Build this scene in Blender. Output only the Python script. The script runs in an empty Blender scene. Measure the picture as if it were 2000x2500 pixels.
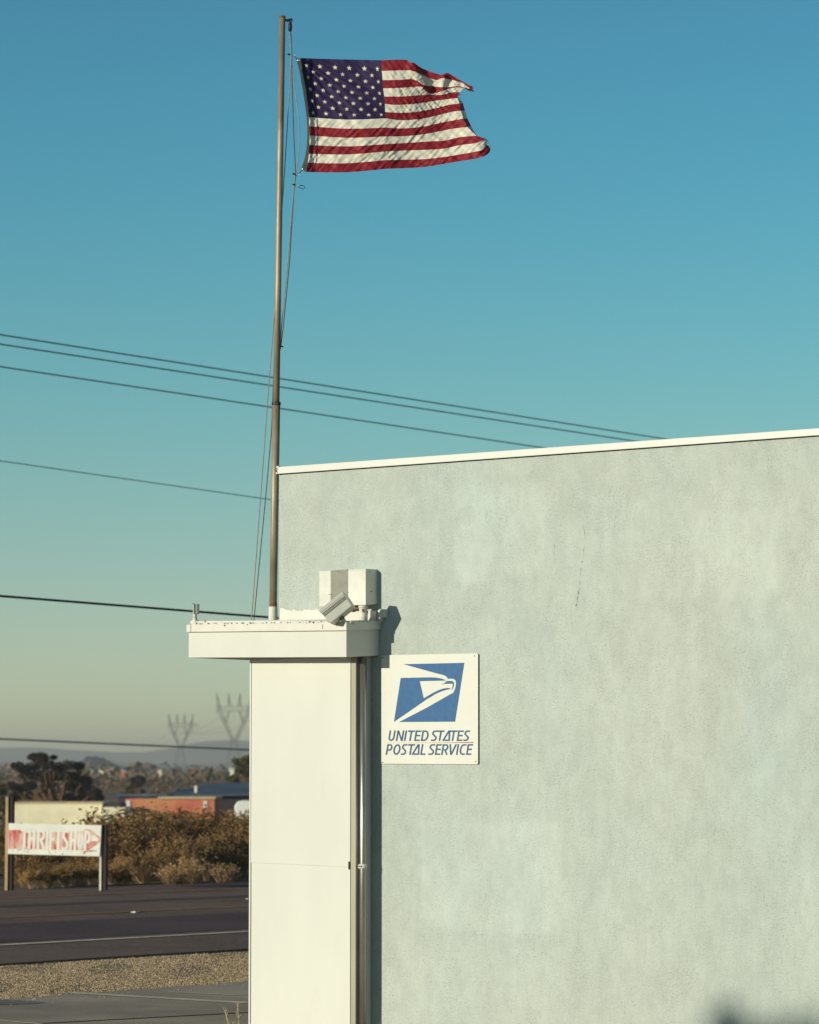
import bpy, bmesh, math, random
import numpy as np
from mathutils import Vector, Matrix
from mathutils.geometry import tessellate_polygon
from mathutils import noise as mnoise
random.seed(7)
SC = bpy.context.scene
COL = SC.collection
R = math.radians

# ------------------------------------------------------------------ camera
# measured on the 2000 x 2500 photograph: focal length in pixels, horizon row, eye height
FPX, HORIZ, EYE = 8170.0, 1889.0, 2.1
PITCH = math.atan((HORIZ - 1250.0) / FPX)
cam_d = bpy.data.cameras.new('camera')
cam = bpy.data.objects.new('camera', cam_d)
COL.objects.link(cam)
cam.location = (0, 0, EYE)
cam.rotation_euler = (math.pi / 2 + PITCH, 0, 0)
cam_d.sensor_fit = 'AUTO'
cam_d.sensor_width = 36.0
cam_d.lens = FPX * 36.0 / 2500.0
cam_d.clip_start = 0.5
cam_d.clip_end = 30000
cam_d.dof.use_dof = True
cam_d.dof.focus_distance = 26.4
cam_d.dof.aperture_fstop = 4.5
SC.camera = cam

# wall frame: x along the stucco wall (towards the camera), y into the wall, z up
PHI = R(37.9)
U = Vector((math.cos(PHI), -math.sin(PHI), 0))
N = Vector((-math.sin(PHI), -math.cos(PHI), 0))

# ------------------------------------------------------------------ light
_ts = (N * math.cos(R(16)) - U * math.sin(R(16)))
SUN_EL = R(10.8)
_ts.normalize()
TO_SUN = Vector((_ts.x * math.cos(SUN_EL), _ts.y * math.cos(SUN_EL), math.sin(SUN_EL)))
sun_d = bpy.data.lights.new('sun', 'SUN')
sun_d.energy = 4.6
sun_d.angle = R(0.53)
sun_d.color = (1.0, 0.93, 0.74)
sun = bpy.data.objects.new('sun', sun_d)
COL.objects.link(sun)
sun.rotation_euler = (-TO_SUN).to_track_quat('-Z', 'Y').to_euler()
sun.location = (-20, -12, 30)

world = bpy.data.worlds.new('World')
SC.world = world
world.use_nodes = True
wn = world.node_tree
wn.nodes.clear()
sky = wn.nodes.new('ShaderNodeTexSky')
sky.sky_type = 'NISHITA'
sky.sun_disc = False
sky.sun_elevation = SUN_EL
sky.sun_rotation = math.atan2(TO_SUN.x, TO_SUN.y)
sky.altitude = 900
sky.air_density = 1.0
sky.dust_density = 0.15
sky.ozone_density = 2.0
tint = wn.nodes.new('ShaderNodeMix')
tint.data_type = 'RGBA'
tint.blend_type = 'MULTIPLY'
tint.inputs[0].default_value = 1.0
wtc = wn.nodes.new('ShaderNodeTexCoord')
wsep = wn.nodes.new('ShaderNodeSeparateXYZ')
wn.links.new(wtc.outputs['Generated'], wsep.inputs[0])
wramp = wn.nodes.new('ShaderNodeValToRGB')          # teal tint by elevation round the dome; overhead dimmed to darken shadows
wramp.color_ramp.interpolation = 'B_SPLINE'
_stops = [(0.0, (1.34, 1.42, 1.32)), (0.041, (1.04, 1.15, 1.16)), (0.072, (0.83, 1.13, 1.07)), (0.108, (0.67, 1.15, 1.05)), (0.17, (0.40, 1.13, 1.14)), (0.25, (0.36, 0.99, 1.07)), (0.5, (0.50, 0.66, 0.80)), (1.0, (0.52, 0.58, 0.72))]
_el = wramp.color_ramp.elements
for _i, (_p, _c) in enumerate(_stops):
    _e = _el[_i] if _i < len(_el) else _el.new(_p)
    _e.position = _p
    _e.color = (_c[0] / 1.3, _c[1] / 1.3, _c[2] / 1.3, 1)
for _i, (_p, _c) in enumerate(_stops):
    _el[_i].position = _p; _el[_i].color = (_c[0] / 1.3, _c[1] / 1.3, _c[2] / 1.3, 1)
wn.links.new(wsep.outputs[2], wramp.inputs[0])
wn.links.new(wramp.outputs[0], tint.inputs[7])
bg = wn.nodes.new('ShaderNodeBackground')
bg.inputs['Strength'].default_value = 0.123
wo = wn.nodes.new('ShaderNodeOutputWorld')
wn.links.new(sky.outputs[0], tint.inputs[6])
wn.links.new(tint.outputs[2], bg.inputs['Color'])
wn.links.new(bg.outputs[0], wo.inputs['Surface'])

SC.view_settings.view_transform = 'Standard'
SC.view_settings.look = 'None'
SC.view_settings.exposure = 0.0
SC.view_settings.gamma = 1.0
SC.view_settings.use_curve_mapping = False
SC.render.engine = 'CYCLES'
SC.cycles.max_bounces = 6
SC.cycles.diffuse_bounces = 3
SC.cycles.volume_bounces = 0
SC.cycles.transparent_max_bounces = 6
SC.cycles.use_denoising = True

# ------------------------------------------------------------------ measuring helpers
def ray(px, py):
    xc, yc = (px - 1000.0) / FPX, (1250.0 - py) / FPX
    c, s = math.cos(PITCH), math.sin(PITCH)
    return Vector((xc, c - yc * s, s + yc * c))
CAM = Vector((0, 0, EYE))
def at(px, py, depth):
    d = ray(px, py)
    return CAM + d * (depth / d.y)
def ground(px, py, z=0.0):
    d = ray(px, py)
    return CAM + d * ((z - EYE) / d.z)
W0 = at(680, HORIZ, 26.6); W0.z = 0
def wall(px, py, t=0.0):
    """point seen at px,py on the vertical plane t metres in front of the stucco wall -> wall frame"""
    d = ray(px, py)
    k = ((W0 + N * t - CAM).dot(N)) / d.dot(N)
    p = CAM + d * k
    return Vector(((p - W0).dot(U), -t, p.z))
def world_of(v):
    return W0 + U * v[0] - N * v[1] + Vector((0, 0, v[2]))
def frame_of(p):
    q = p - W0
    return Vector((q.dot(U), -q.dot(N), p.z))
def front_t(px_front, py, px_foot):
    """how far the plane stands off the wall so that the foot seen at px_foot appears at px_front"""
    a = wall(px_foot, py).x
    lo, hi = 0.0, 2.0
    for _ in range(50):
        m = (lo + hi) / 2
        if wall(px_front, py, m).x < a: lo = m
        else: hi = m
    return (lo + hi) / 2

# ------------------------------------------------------------------ mesh helpers
class MB:
    def __init__(self):
        self.v, self.f, self.m = [], [], []
    def add(self, vs, fs, mi=0):
        b = len(self.v)
        self.v += [tuple(p) for p in vs]
        self.f += [tuple(i + b for i in q) for q in fs]
        self.m += [mi] * len(fs)
        return self
    def box(self, x0, x1, y0, y1, z0, z1, mi=0):
        vs = [(x0, y0, z0), (x1, y0, z0), (x1, y1, z0), (x0, y1, z0), (x0, y0, z1), (x1, y0, z1), (x1, y1, z1), (x0, y1, z1)]
        return self.add(vs, [(0, 3, 2, 1), (4, 5, 6, 7), (0, 1, 5, 4), (1, 2, 6, 5), (2, 3, 7, 6), (3, 0, 4, 7)], mi)
    def prism(self, poly, z0, z1, mi=0):
        """poly: plan outline; z0, z1: number or one per corner"""
        n = len(poly)
        a = z0 if hasattr(z0, '__len__') else [z0] * n
        b = z1 if hasattr(z1, '__len__') else [z1] * n
        vs = [(p[0], p[1], a[i]) for i, p in enumerate(poly)] + [(p[0], p[1], b[i]) for i, p in enumerate(poly)]
        fs = [tuple(range(n - 1, -1, -1)), tuple(range(n, 2 * n))] + [(i, (i + 1) % n, n + (i + 1) % n, n + i) for i in range(n)]
        return self.add(vs, fs, mi)
    def hexa(self, eight, mi=0):
        return self.add(eight, [(0, 3, 2, 1), (4, 5, 6, 7), (0, 1, 5, 4), (1, 2, 6, 5), (2, 3, 7, 6), (3, 0, 4, 7)], mi)
    def tube(self, pts, r, n=8, cap=True, mi=0):
        pts = [Vector(p) for p in pts]
        rs = r if hasattr(r, '__len__') else [r] * len(pts)
        rings = []
        prev = None
        for i, p in enumerate(pts):
            t = (pts[min(i + 1, len(pts) - 1)] - pts[max(i - 1, 0)])
            if t.length < 1e-9: t = Vector((0, 0, 1))
            t.normalize()
            if prev is None:
                ref = Vector((0, 0, 1)) if abs(t.z) < 0.9 else Vector((1, 0, 0))
                x = t.cross(ref).normalized()
            else:
                x = prev - t * prev.dot(t)
                x = x.normalized() if x.length > 1e-6 else t.orthogonal().normalized()
            prev = x
            y = t.cross(x)
            rings.append([p + (x * math.cos(2 * math.pi * k / n) + y * math.sin(2 * math.pi * k / n)) * rs[i] for k in range(n)])
        vs = [v for g in rings for v in g]
        fs = []
        for i in range(len(pts) - 1):
            for k in range(n):
                fs.append((i * n + k, i * n + (k + 1) % n, (i + 1) * n + (k + 1) % n, (i + 1) * n + k))
        if cap:
            fs.append(tuple(range(n - 1, -1, -1)))
            fs.append(tuple(range((len(pts) - 1) * n, len(pts) * n)))
        return self.add(vs, fs, mi)
    def bar(self, a, b, w):
        return self.tube([a, b], w * 0.7071, 4, False)
    def ring(self, c, axis, rad, r, n=14, m=6):
        c, axis = Vector(c), Vector(axis).normalized()
        x = axis.orthogonal().normalized(); y = axis.cross(x)
        pts = [c + (x * math.cos(2 * math.pi * k / n) + y * math.sin(2 * math.pi * k / n)) * rad for k in range(n + 1)]
        return self.tube(pts, r, m, False)
    def data(self, name, mats, smooth=False):
        me = bpy.data.meshes.new(name)
        me.from_pydata(self.v, [], self.f)
        for m in (mats if isinstance(mats, (list, tuple)) else [mats]):
            me.materials.append(m)
        if any(self.m):
            me.polygons.foreach_set('material_index', self.m)
        me.update()
        if smooth:
            me.polygons.foreach_set('use_smooth', [True] * len(me.polygons))
        return me

ORG = {}
def tag(o, label, cat, group=None, kind=None):
    o['label'] = label
    if cat: o['category'] = cat
    if group: o['group'] = group
    if kind: o['kind'] = kind
    return o
def thing(name, label, cat, o=(0, 0, 0), frame='0', rotz=0.0, group=None):
    e = bpy.data.objects.new(name, None)
    COL.objects.link(e)
    e.empty_display_size = 0.1
    o = Vector(o)
    if frame == 'w':
        e.location = world_of(o); e.rotation_euler = (0, 0, -PHI); ORG[e.name] = o
    elif rotz:
        e.location = o; e.rotation_euler = (0, 0, rotz); ORG[e.name] = Vector((0, 0, 0))
    else:
        e.location = o; ORG[e.name] = o
    return tag(e, label, cat, group)
def part(name, mb, mat, parent, smooth=False, bevel=0.0, kind=None, label=None):
    o0 = ORG[parent.name]
    mb.v = [(v[0] - o0.x, v[1] - o0.y, v[2] - o0.z) for v in mb.v]
    me = mb.data(name, mat, smooth)
    ob = bpy.data.objects.new(name, me)
    COL.objects.link(ob)
    ob.parent = parent
    ORG[ob.name] = o0
    if bevel:
        md = ob.modifiers.new('bevel', 'BEVEL'); md.width = bevel; md.segments = 2; md.limit_method = 'ANGLE'; md.angle_limit = R(40)
    if kind: ob['kind'] = kind
    if label: ob['label'] = label
    return ob
def solo(name, mb, mat, smooth=False, kind=None, label=None, cat=None, group=None):
    ob = bpy.data.objects.new(name, mb.data(name, mat, smooth))
    COL.objects.link(ob)
    if kind: ob['kind'] = kind
    if label: tag(ob, label, cat, group)
    return ob
def copy_tree(o, parent=None):
    c = o.copy(); COL.objects.link(c); c.parent = parent
    for ch in [k for k in bpy.data.objects if k.parent is o]:
        copy_tree(ch, c)
    return c

# ------------------------------------------------------------------ material helpers
class G:
    """tiny node-graph builder"""
    def __init__(self, name):
        self.mat = bpy.data.materials.new(name); self.mat.use_nodes = True
        self.t = self.mat.node_tree; self.t.nodes.clear()
        self.out = self.t.nodes.new('ShaderNodeOutputMaterial')
        self.tc = self.t.nodes.new('ShaderNodeTexCoord')
    def n(self, typ, **kw):
        nd = self.t.nodes.new(typ)
        for k, v in kw.items(): setattr(nd, k, v)
        return nd
    def l(self, a, b): self.t.links.new(a, b)
    def coord(self, scale=(1, 1, 1), loc=(0, 0, 0), src='Object'):
        m = self.n('ShaderNodeMapping'); m.inputs['Scale'].default_value = scale; m.inputs['Location'].default_value = loc
        self.l(self.tc.outputs[src], m.inputs['Vector']); return m.outputs[0]
    def noise(self, vec, scale, detail=3, rough=0.55):
        nd = self.n('ShaderNodeTexNoise'); nd.inputs['Scale'].default_value = scale; nd.inputs['Detail'].default_value = detail; nd.inputs['Roughness'].default_value = rough
        self.l(vec, nd.inputs['Vector']); return nd.outputs['Fac']
    def ramp(self, fac, lo, hi, a=0.0, b=1.0):
        nd = self.n('ShaderNodeMapRange'); nd.interpolation_type = 'SMOOTHSTEP'
        for i, v in zip((1, 2, 3, 4), (lo, hi, a, b)): nd.inputs[i].default_value = v
        self.l(fac, nd.inputs[0]); return nd.outputs[0]
    def math(self, op, a, b=None, c=None):
        nd = self.n('ShaderNodeMath', operation=op)
        for i, v in enumerate((a, b, c)):
            if v is None: continue
            if isinstance(v, (int, float)): nd.inputs[i].default_value = v
            else: self.l(v, nd.inputs[i])
        return nd.outputs[0]
    def mix(self, fac, a, b, mode='MIX'):
        nd = self.n('ShaderNodeMix', data_type='RGBA', blend_type=mode)
        for i, v in ((0, fac), (6, a), (7, b)):
            if isinstance(v, (int, float)): nd.inputs[i].default_value = v
            elif isinstance(v, (tuple, list)): nd.inputs[i].default_value = (v[0], v[1], v[2], 1)
            else: self.l(v, nd.inputs[i])
        return nd.outputs[2]
    def bump(self, h, strength=0.5, dist=0.01):
        nd = self.n('ShaderNodeBump'); nd.inputs['Strength'].default_value = strength; nd.inputs['Distance'].default_value = dist
        self.l(h, nd.inputs['Height']); return nd.outputs[0]
    def done(self, col, rough=0.7, metal=0.0, spec=0.3, normal=None, transl=0.0):
        p = self.n('ShaderNodeBsdfPrincipled')
        if isinstance(col, (tuple, list)): p.inputs['Base Color'].default_value = (col[0], col[1], col[2], 1)
        else: self.l(col, p.inputs['Base Color'])
        if isinstance(rough, (int, float)): p.inputs['Roughness'].default_value = rough
        else: self.l(rough, p.inputs['Roughness'])
        p.inputs['Metallic'].default_value = metal
        p.inputs['Specular IOR Level'].default_value = spec
        if normal is not None: self.l(normal, p.inputs['Normal'])
        sh = p.outputs[0]
        if transl:
            t = self.n('ShaderNodeBsdfTranslucent')
            if isinstance(col, (tuple, list)): t.inputs['Color'].default_value = (col[0], col[1], col[2], 1)
            else: self.l(col, t.inputs['Color'])
            mx = self.n('ShaderNodeMixShader'); mx.inputs[0].default_value = transl
            self.l(sh, mx.inputs[1]); self.l(t.outputs[0], mx.inputs[2]); sh = mx.outputs[0]
        self.l(sh, self.out.inputs['Surface'])
        return self.mat
def simple(name, col, rough=0.7, metal=0.0, var=0.12, vs=3.0, bump=0.0, bs=60.0, spec=0.3, dirt=None, dscale=4.0, dlo=0.55, dhi=0.7, transl=0.0, objvar=0.0, stretch=(1, 1, 1)):
    g = G(name)
    c = g.coord(stretch)
    nz = g.noise(c, vs, 4)
    k = g.ramp(nz, 0.3, 0.7, 1 - var, 1 + var)
    if objvar:
        oi = g.n('ShaderNodeObjectInfo')
        k = g.math('MULTIPLY', k, g.ramp(oi.outputs['Random'], 0.0, 1.0, 1 - objvar, 1 + objvar))
    cc = g.n('ShaderNodeVectorMath', operation='SCALE'); cc.inputs[0].default_value = col; g.l(k, cc.inputs['Scale'])
    colr = cc.outputs[0]
    if dirt:
        colr = g.mix(g.ramp(g.noise(c, dscale, 6, 0.65), dlo, dhi), colr, dirt)
    nm = g.bump(g.noise(c, bs, 3), 0.6, bump) if bump else None
    return g.done(colr, rough, metal, spec, nm, transl)

M = {}
# stucco
def stucco():
    g = G('stucco_paint')
    c = g.coord()
    base = (0.455, 0.496, 0.458)
    broad = g.ramp(g.noise(g.coord((1.0, 1, 0.75)), 1.3, 6, 0.62), 0.32, 0.68, 0.955, 1.045)
    streak = g.ramp(g.noise(g.coord((1.5, 1, 0.8), (3, 0, 0)), 5.0, 8, 0.72), 0.34, 0.66, 0.93, 1.05)
    xyz = g.n('ShaderNodeSeparateXYZ'); g.l(c, xyz.inputs[0])
    wob = g.math('MULTIPLY', g.math('SUBTRACT', g.noise(c, 8, 7, 0.75), 0.5), 0.22)
    patch = None
    def smooth_box(x0, x1, z0, z1, e=0.055):
        xx = g.math('ADD', xyz.outputs[0], wob); zz = g.math('ADD', xyz.outputs[2], wob)
        a = g.math('MULTIPLY', g.ramp(xx, x0 - e, x0 + e), g.ramp(xx, x1 - e, x1 + e, 1, 0))
        b = g.math('MULTIPLY', g.ramp(zz, z0 - e, z0 + e), g.ramp(zz, z1 - e, z1 + e, 1, 0))
        return g.math('MULTIPLY', a, b)
    for (xa, ya, xb, yb, k) in PATCHES:
        p0, p1 = wall(xa, yb), wall(xb, ya)
        m = g.math('MULTIPLY', smooth_box(p0.x, p1.x, p0.z, p1.z), k)
        patch = m if patch is None else g.math('ADD', patch, m)
    smoothness = g.ramp(patch, 0.0, 0.012, 1.0, 0.65)
    k = g.math('ADD', g.math('MULTIPLY', broad, streak), patch)
    grain = g.noise(c, 150, 2, 0.6)
    coarse = g.noise(c, 68, 3, 0.6)
    pits = g.ramp(g.math('ADD', g.math('MULTIPLY', grain, 0.6), g.math('MULTIPLY', coarse, 0.4)), 0.37, 0.47, 0.50, 1.0)
    dens = g.ramp(g.noise(g.coord((1, 1, 0.7), (7, 0, 2)), 3.4, 8, 0.7), 0.40, 0.60, 0.0, 1.0)
    pits = g.math('ADD', g.math('MULTIPLY', g.math('SUBTRACT', pits, 1.0), g.math('ADD', g.math('MULTIPLY', dens, 0.75), 0.25)), 1.0)
    k = g.math('MULTIPLY', k, pits)
    sc = g.n('ShaderNodeVectorMath', operation='SCALE'); sc.inputs[0].default_value = base; g.l(k, sc.inputs['Scale'])
    h = g.math('ADD', g.math('MULTIPLY', grain, 0.55), g.math('MULTIPLY', coarse, 0.8))
    h = g.math('MULTIPLY', g.math('SUBTRACT', h, 0.67), smoothness)
    # grey-blue worn zones
    col = g.mix(g.ramp(g.noise(g.coord((0.8, 1, 0.6), (1, 0, 5)), 0.9, 4), 0.40, 0.70, 0, 0.5), sc.outputs[0], g.mix(1.0, sc.outputs[0], (0.90, 1.0, 1.06), 'MULTIPLY'))
    return g.done(col, 0.85, 0, 0.2, g.bump(h, 1.0, 0.010))
PATCHES = [(1030, 2010, 1370, 2265, 0.020), (1115, 1195, 1205, 1415, 0.024), (1225, 1180, 1330, 1400, 0.014), (1690, 1240, 1900, 1460, 0.012)]
M['stucco'] = stucco()
M['white_metal'] = simple('white_painted_metal', (0.616, 0.616, 0.581), 0.45, 0, 0.02, 1.5, 0.0006, 12, 0.35)
M['white_old'] = simple('chipped_white_paint', (0.598, 0.59, 0.528), 0.6, 0, 0.06, 8, 0.004, 40, 0.3, dirt=(0.30, 0.16, 0.07), dscale=11, dlo=0.63, dhi=0.70)
M['panel'] = simple('cream_panel', (0.57, 0.57, 0.522), 0.5, 0, 0.03, 1.4, 0.002, 2.2, 0.3, dirt=(0.47, 0.43, 0.34), dscale=1.7, dlo=0.60, dhi=0.95, stretch=(1.6, 1.6, 0.55))
M['cap'] = simple('cap_trim_paint', (0.598, 0.59, 0.537), 0.5, 0, 0.04, 6, 0.001, 30, 0.3, dirt=(0.42, 0.26, 0.12), dscale=9, dlo=0.70, dhi=0.78)
M['trim_line'] = simple('seam_shadow_gap', (0.16, 0.12, 0.08), 0.8)
M['channel'] = simple('aluminium_channel', (0.3, 0.28, 0.22), 0.4, 0.3, 0.12, 5, 0, 1, 0.4, stretch=(1, 1, 0.2))
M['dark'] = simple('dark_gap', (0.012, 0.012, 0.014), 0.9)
M['galv'] = simple('galvanized_pipe', (0.34, 0.335, 0.30), 0.34, 0.8, 0.12, 14, 0.0006, 90, 0.5, stretch=(1, 1, 0.25))
M['pole_steel'] = simple('weathered_pole_steel', (0.29, 0.235, 0.165), 0.5, 0.25, 0.22, 9, 0.0015, 40, 0.4, dirt=(0.20, 0.10, 0.05), dscale=6, dlo=0.55, dhi=0.75, stretch=(1, 1, 0.35))
M['rope'] = simple('weathered_rope', (0.30, 0.26, 0.20), 0.9, 0, 0.2, 60)
M['rope_dark'] = simple('dark_rope', (0.10, 0.085, 0.075), 0.9, 0, 0.2, 60)
M['black_metal'] = simple('black_metal', (0.03, 0.028, 0.03), 0.5, 0.4)
M['steel'] = simple('bright_steel', (0.55, 0.53, 0.48), 0.3, 0.9)
M['concrete_lot'] = simple('lot_paving', (0.428, 0.358, 0.265), 0.95, 0, 0.16, 0.5, 0.006, 40, 0.1, dirt=(0.31, 0.255, 0.20), dscale=0.45, dlo=0.45, dhi=0.7)
M['asphalt'] = simple('asphalt', (0.172, 0.117, 0.090), 0.95, 0, 0.2, 0.35, 0.012, 18, 0.1, dirt=(0.25, 0.178, 0.125), dscale=13, dlo=0.42, dhi=0.70)
M['asphalt_dark'] = simple('asphalt_wheel_track', (0.110, 0.070, 0.072), 0.95, 0, 0.15, 0.4, 0.012, 18, 0.1, dirt=(0.16, 0.112, 0.096), dscale=13, dlo=0.45, dhi=0.72)
M['edge_shade'] = simple('road_edge_shade', (0.05, 0.035, 0.035), 0.95)  # near-black tone for the painted shadow line at the road edge
M['dark_streak'] = simple('lot_streak', (0.20, 0.17, 0.145), 0.9)
M['gravel'] = simple('roadside_gravel', (0.357, 0.281, 0.183), 0.95, 0, 0.2, 1.2, 0.03, 14, 0.1, dirt=(0.27, 0.20, 0.135), dscale=22, dlo=0.45, dhi=0.62)
M['stone'] = simple('gravel_stone', (0.37, 0.28, 0.18), 0.95, 0, 0.4, 9, 0, 1, 0.1)
M['desert'] = simple('desert_soil', (0.23, 0.165, 0.105), 0.95, 0, 0.25, 0.05, 0.02, 3, 0.1, dirt=(0.13, 0.10, 0.065), dscale=0.03, dlo=0.45, dhi=0.62)
M['line_white'] = simple('road_paint_white', (0.70, 0.60, 0.43), 0.8, 0, 0.2, 3, dirt=(0.16, 0.14, 0.11), dscale=8, dlo=0.55, dhi=0.75)
M['line_yellow'] = simple('road_paint_yellow', (0.52, 0.20, 0.06), 0.8, 0, 0.25, 3, dirt=(0.10, 0.07, 0.05), dscale=6, dlo=0.5, dhi=0.7)
M['sign_white'] = simple('sign_enamel', (0.607, 0.607, 0.554), 0.35, 0, 0.02, 3, spec=0.4, dirt=(0.70, 0.60, 0.42), dscale=3, dlo=0.68, dhi=0.85)
M['sign_blue'] = simple('sign_blue_print', (0.019, 0.098, 0.245), 0.5, 0, 0.10, 25, spec=0.3)
M['letter_blue'] = simple('letter_blue_print', (0.026, 0.082, 0.18), 0.5, 0, 0.18, 18, spec=0.3)
def red_rule():
    g = G('faded_red_rule'); s = g.n('ShaderNodeSeparateXYZ'); g.l(g.coord(), s.inputs[0])
    return g.done(g.mix(g.ramp(s.outputs[0], 0.1, 0.95), (0.62, 0.40, 0.16), (0.36, 0.03, 0.03)), 0.6)
M['red_rule'] = red_rule()
M['flag_red'] = simple('flag_red_nylon', (0.25, 0.014, 0.026), 0.6, 0, 0.12, 10, 0.004, 26, 0.25, transl=0.15)
M['flag_white'] = simple('flag_white_nylon', (0.74, 0.70, 0.59), 0.6, 0, 0.05, 7, 0.004, 26, 0.25, dirt=(0.58, 0.46, 0.30), dscale=3, dlo=0.62, dhi=0.8, transl=0.15)
M['flag_blue'] = simple('flag_blue_nylon', (0.024, 0.013, 0.064), 0.6, 0, 0.12, 10, 0.004, 26, 0.25, transl=0.1)
M['canvas'] = simple('flag_heading_canvas', (0.558, 0.513, 0.414), 0.85, 0, 0.1, 20, 0.003, 60, 0.2, dirt=(0.10, 0.08, 0.07), dscale=7, dlo=0.66, dhi=0.72)
M['star'] = simple('flag_star_thread', (0.66, 0.61, 0.49), 0.7)
M['lamp_grey'] = simple('lamp_grey_paint', (0.528, 0.528, 0.466), 0.5, 0, 0.05, 6, 0.0008, 30, 0.35)
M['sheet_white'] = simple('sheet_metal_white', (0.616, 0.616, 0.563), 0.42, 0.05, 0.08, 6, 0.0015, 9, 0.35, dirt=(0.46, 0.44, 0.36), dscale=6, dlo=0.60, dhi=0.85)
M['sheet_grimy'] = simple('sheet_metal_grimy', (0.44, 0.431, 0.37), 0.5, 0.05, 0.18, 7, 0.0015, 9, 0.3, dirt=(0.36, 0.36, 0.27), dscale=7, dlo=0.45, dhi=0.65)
M['rust'] = simple('rust', (0.22, 0.09, 0.04), 0.9, 0, 0.3, 20, 0.002, 60)
M['wood_tan'] = simple('weathered_wood', (0.42, 0.30, 0.17), 0.8, 0, 0.2, 6, 0.002, 30, stretch=(4, 4, 0.5))
M['wood_white'] = simple('white_post_paint', (0.62, 0.60, 0.52), 0.7, 0, 0.1, 6)
M['post_shade'] = simple('post_shaded_side', (0.045, 0.030, 0.026), 0.85)  # shade of the posts' right sides put into the colour
M['board'] = simple('sign_board_paint', (0.76, 0.75, 0.68), 0.6, 0, 0.05, 4, dirt=(0.36, 0.33, 0.28), dscale=9, dlo=0.68, dhi=0.76)
def faded_red():
    g = G('faded_red_paint'); c = g.coord()
    f = g.ramp(g.noise(g.coord((3.0, 1, 1)), 2.3, 5, 0.65), 0.42, 0.62)
    return g.done(g.mix(f, (0.72, 0.50, 0.42), (0.52, 0.075, 0.06)), 0.7)
M['faded_red'] = faded_red()
M['cream_wall'] = simple('cream_block_wall', (0.76, 0.70, 0.50), 0.9, 0, 0.08, 1.2)
M['red_wall'] = simple('salmon_red_wall', (0.56, 0.14, 0.095), 0.9, 0, 0.10, 0.5, dirt=(0.56, 0.26, 0.12), dscale=0.25, dlo=0.42, dhi=0.6)
M['roof_blue'] = simple('blue_grey_roof', (0.085, 0.1, 0.13), 0.6, 0.1, 0.2, 0.6, dirt=(0.17, 0.185, 0.20), dscale=0.5, dlo=0.5, dhi=0.7)
M['dark_wall'] = simple('dark_brown_wall', (0.05, 0.04, 0.055), 0.9, 0, 0.2, 0.5)
M['tan_roof'] = simple('tan_roof_edge', (0.55, 0.42, 0.24), 0.85)
M['car_white'] = simple('car_white_paint', (0.75, 0.74, 0.70), 0.35, 0, 0.02, spec=0.5)
M['glass'] = simple('dark_glass', (0.02, 0.025, 0.03), 0.1, 0, 0.0, spec=0.6)
M['rubber'] = simple('tyre_rubber', (0.02, 0.02, 0.02), 0.85)
M['bush_leaf'] = simple('creosote_leaf', (0.25, 0.145, 0.052), 0.8, 0, 0.35, 1.6, transl=0.15, objvar=0.28)
M['bush_green'] = simple('yellow_green_leaf', (0.25, 0.155, 0.045), 0.8, 0, 0.35, 1.6, transl=0.15, objvar=0.25)
M['twig'] = simple('dry_twig', (0.30, 0.19, 0.11), 0.9, 0, 0.3, 3, objvar=0.25)
M['dry'] = simple('dry_brush', (0.55, 0.36, 0.17), 0.9, 0, 0.3, 3, transl=0.1)
M['tree_dark'] = simple('dark_evergreen_leaf', (0.040, 0.030, 0.026), 0.85, 0, 0.4, 0.8, transl=0.05)
M['tree_olive'] = simple('olive_leaf', (0.10, 0.085, 0.025), 0.85, 0, 0.3, 0.8, transl=0.1)
M['bark'] = simple('bark', (0.16, 0.095, 0.06), 0.95, 0, 0.3, 2, 0.01, 10)
M['scrub'] = simple('far_scrub_leaf', (0.17, 0.105, 0.052), 0.9, 0, 0.4, 0.02)
M['hill'] = simple('hill_rock', (0.20, 0.15, 0.13), 0.95, 0, 0.25, 0.004)
M['hill_dark'] = simple('dark_hill_rock', (0.10, 0.085, 0.10), 0.95, 0, 0.3, 0.02, dirt=(0.34, 0.22, 0.13), dscale=0.02, dlo=0.55, dhi=0.65)
M['pylon'] = simple('pylon_steel', (0.16, 0.14, 0.13), 0.7, 0.3)
M['wire'] = simple('power_cable', (0.035, 0.035, 0.04), 0.7)
M['wire_far'] = simple('far_power_cable', (0.06, 0.06, 0.06), 0.8)
M['grass_dry'] = simple('dry_weed', (0.46, 0.36, 0.20), 0.9, transl=0.1)

# ------------------------------------------------------------------ terrain
RD = Vector((math.sin(R(39)), math.cos(R(39)), 0))      # along the road, away
RQ = Vector((-math.cos(R(39)), math.sin(R(39)), 0))     # across the road, away
def pdist(x, y): return x * RQ.x + y * RQ.y
def rp(s, p, z): v = RD * s + RQ * p; return (v.x, v.y, z)
def sstep(a, b, x):
    k = min(1, max(0, (x - a) / (b - a))); return k * k * (3 - 2 * k)
def gz(x, y):
    p = pdist(x, y)
    z = -1.4 * sstep(44.6, 85, p)
    if p > 160: z += (p - 160) * 0.0042
    if p > 44.6: z += 0.12 * math.sin(x * 0.21 + 1.3) * math.sin(y * 0.17) * sstep(46, 60, p)
    return z
mb = MB()
ps = [-120, -60, -30, 0, 15, 22, 30, 38, 43, 44.6, 46] + [46 + 3 * i for i in range(1, 30)] + [136 + 10 * i for i in range(1, 14)] + [300, 350, 420, 500, 600, 750, 900, 1100, 1400, 1800, 2400, 3200, 4200, 5500, 8000]
ss = list(range(-240, 241, 8)) + [300, 400, 550, 750, 1000, 1400, 2000, 2800, 4000, 6000]
ss = [-8000, -5000, -3000, -1800, -1000, -600, -380] + ss
nv = len(ss)
for p in ps:
    for s in ss:
        q = rp(s, p, 0); mb.v.append((q[0], q[1], gz(q[0], q[1])))
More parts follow.
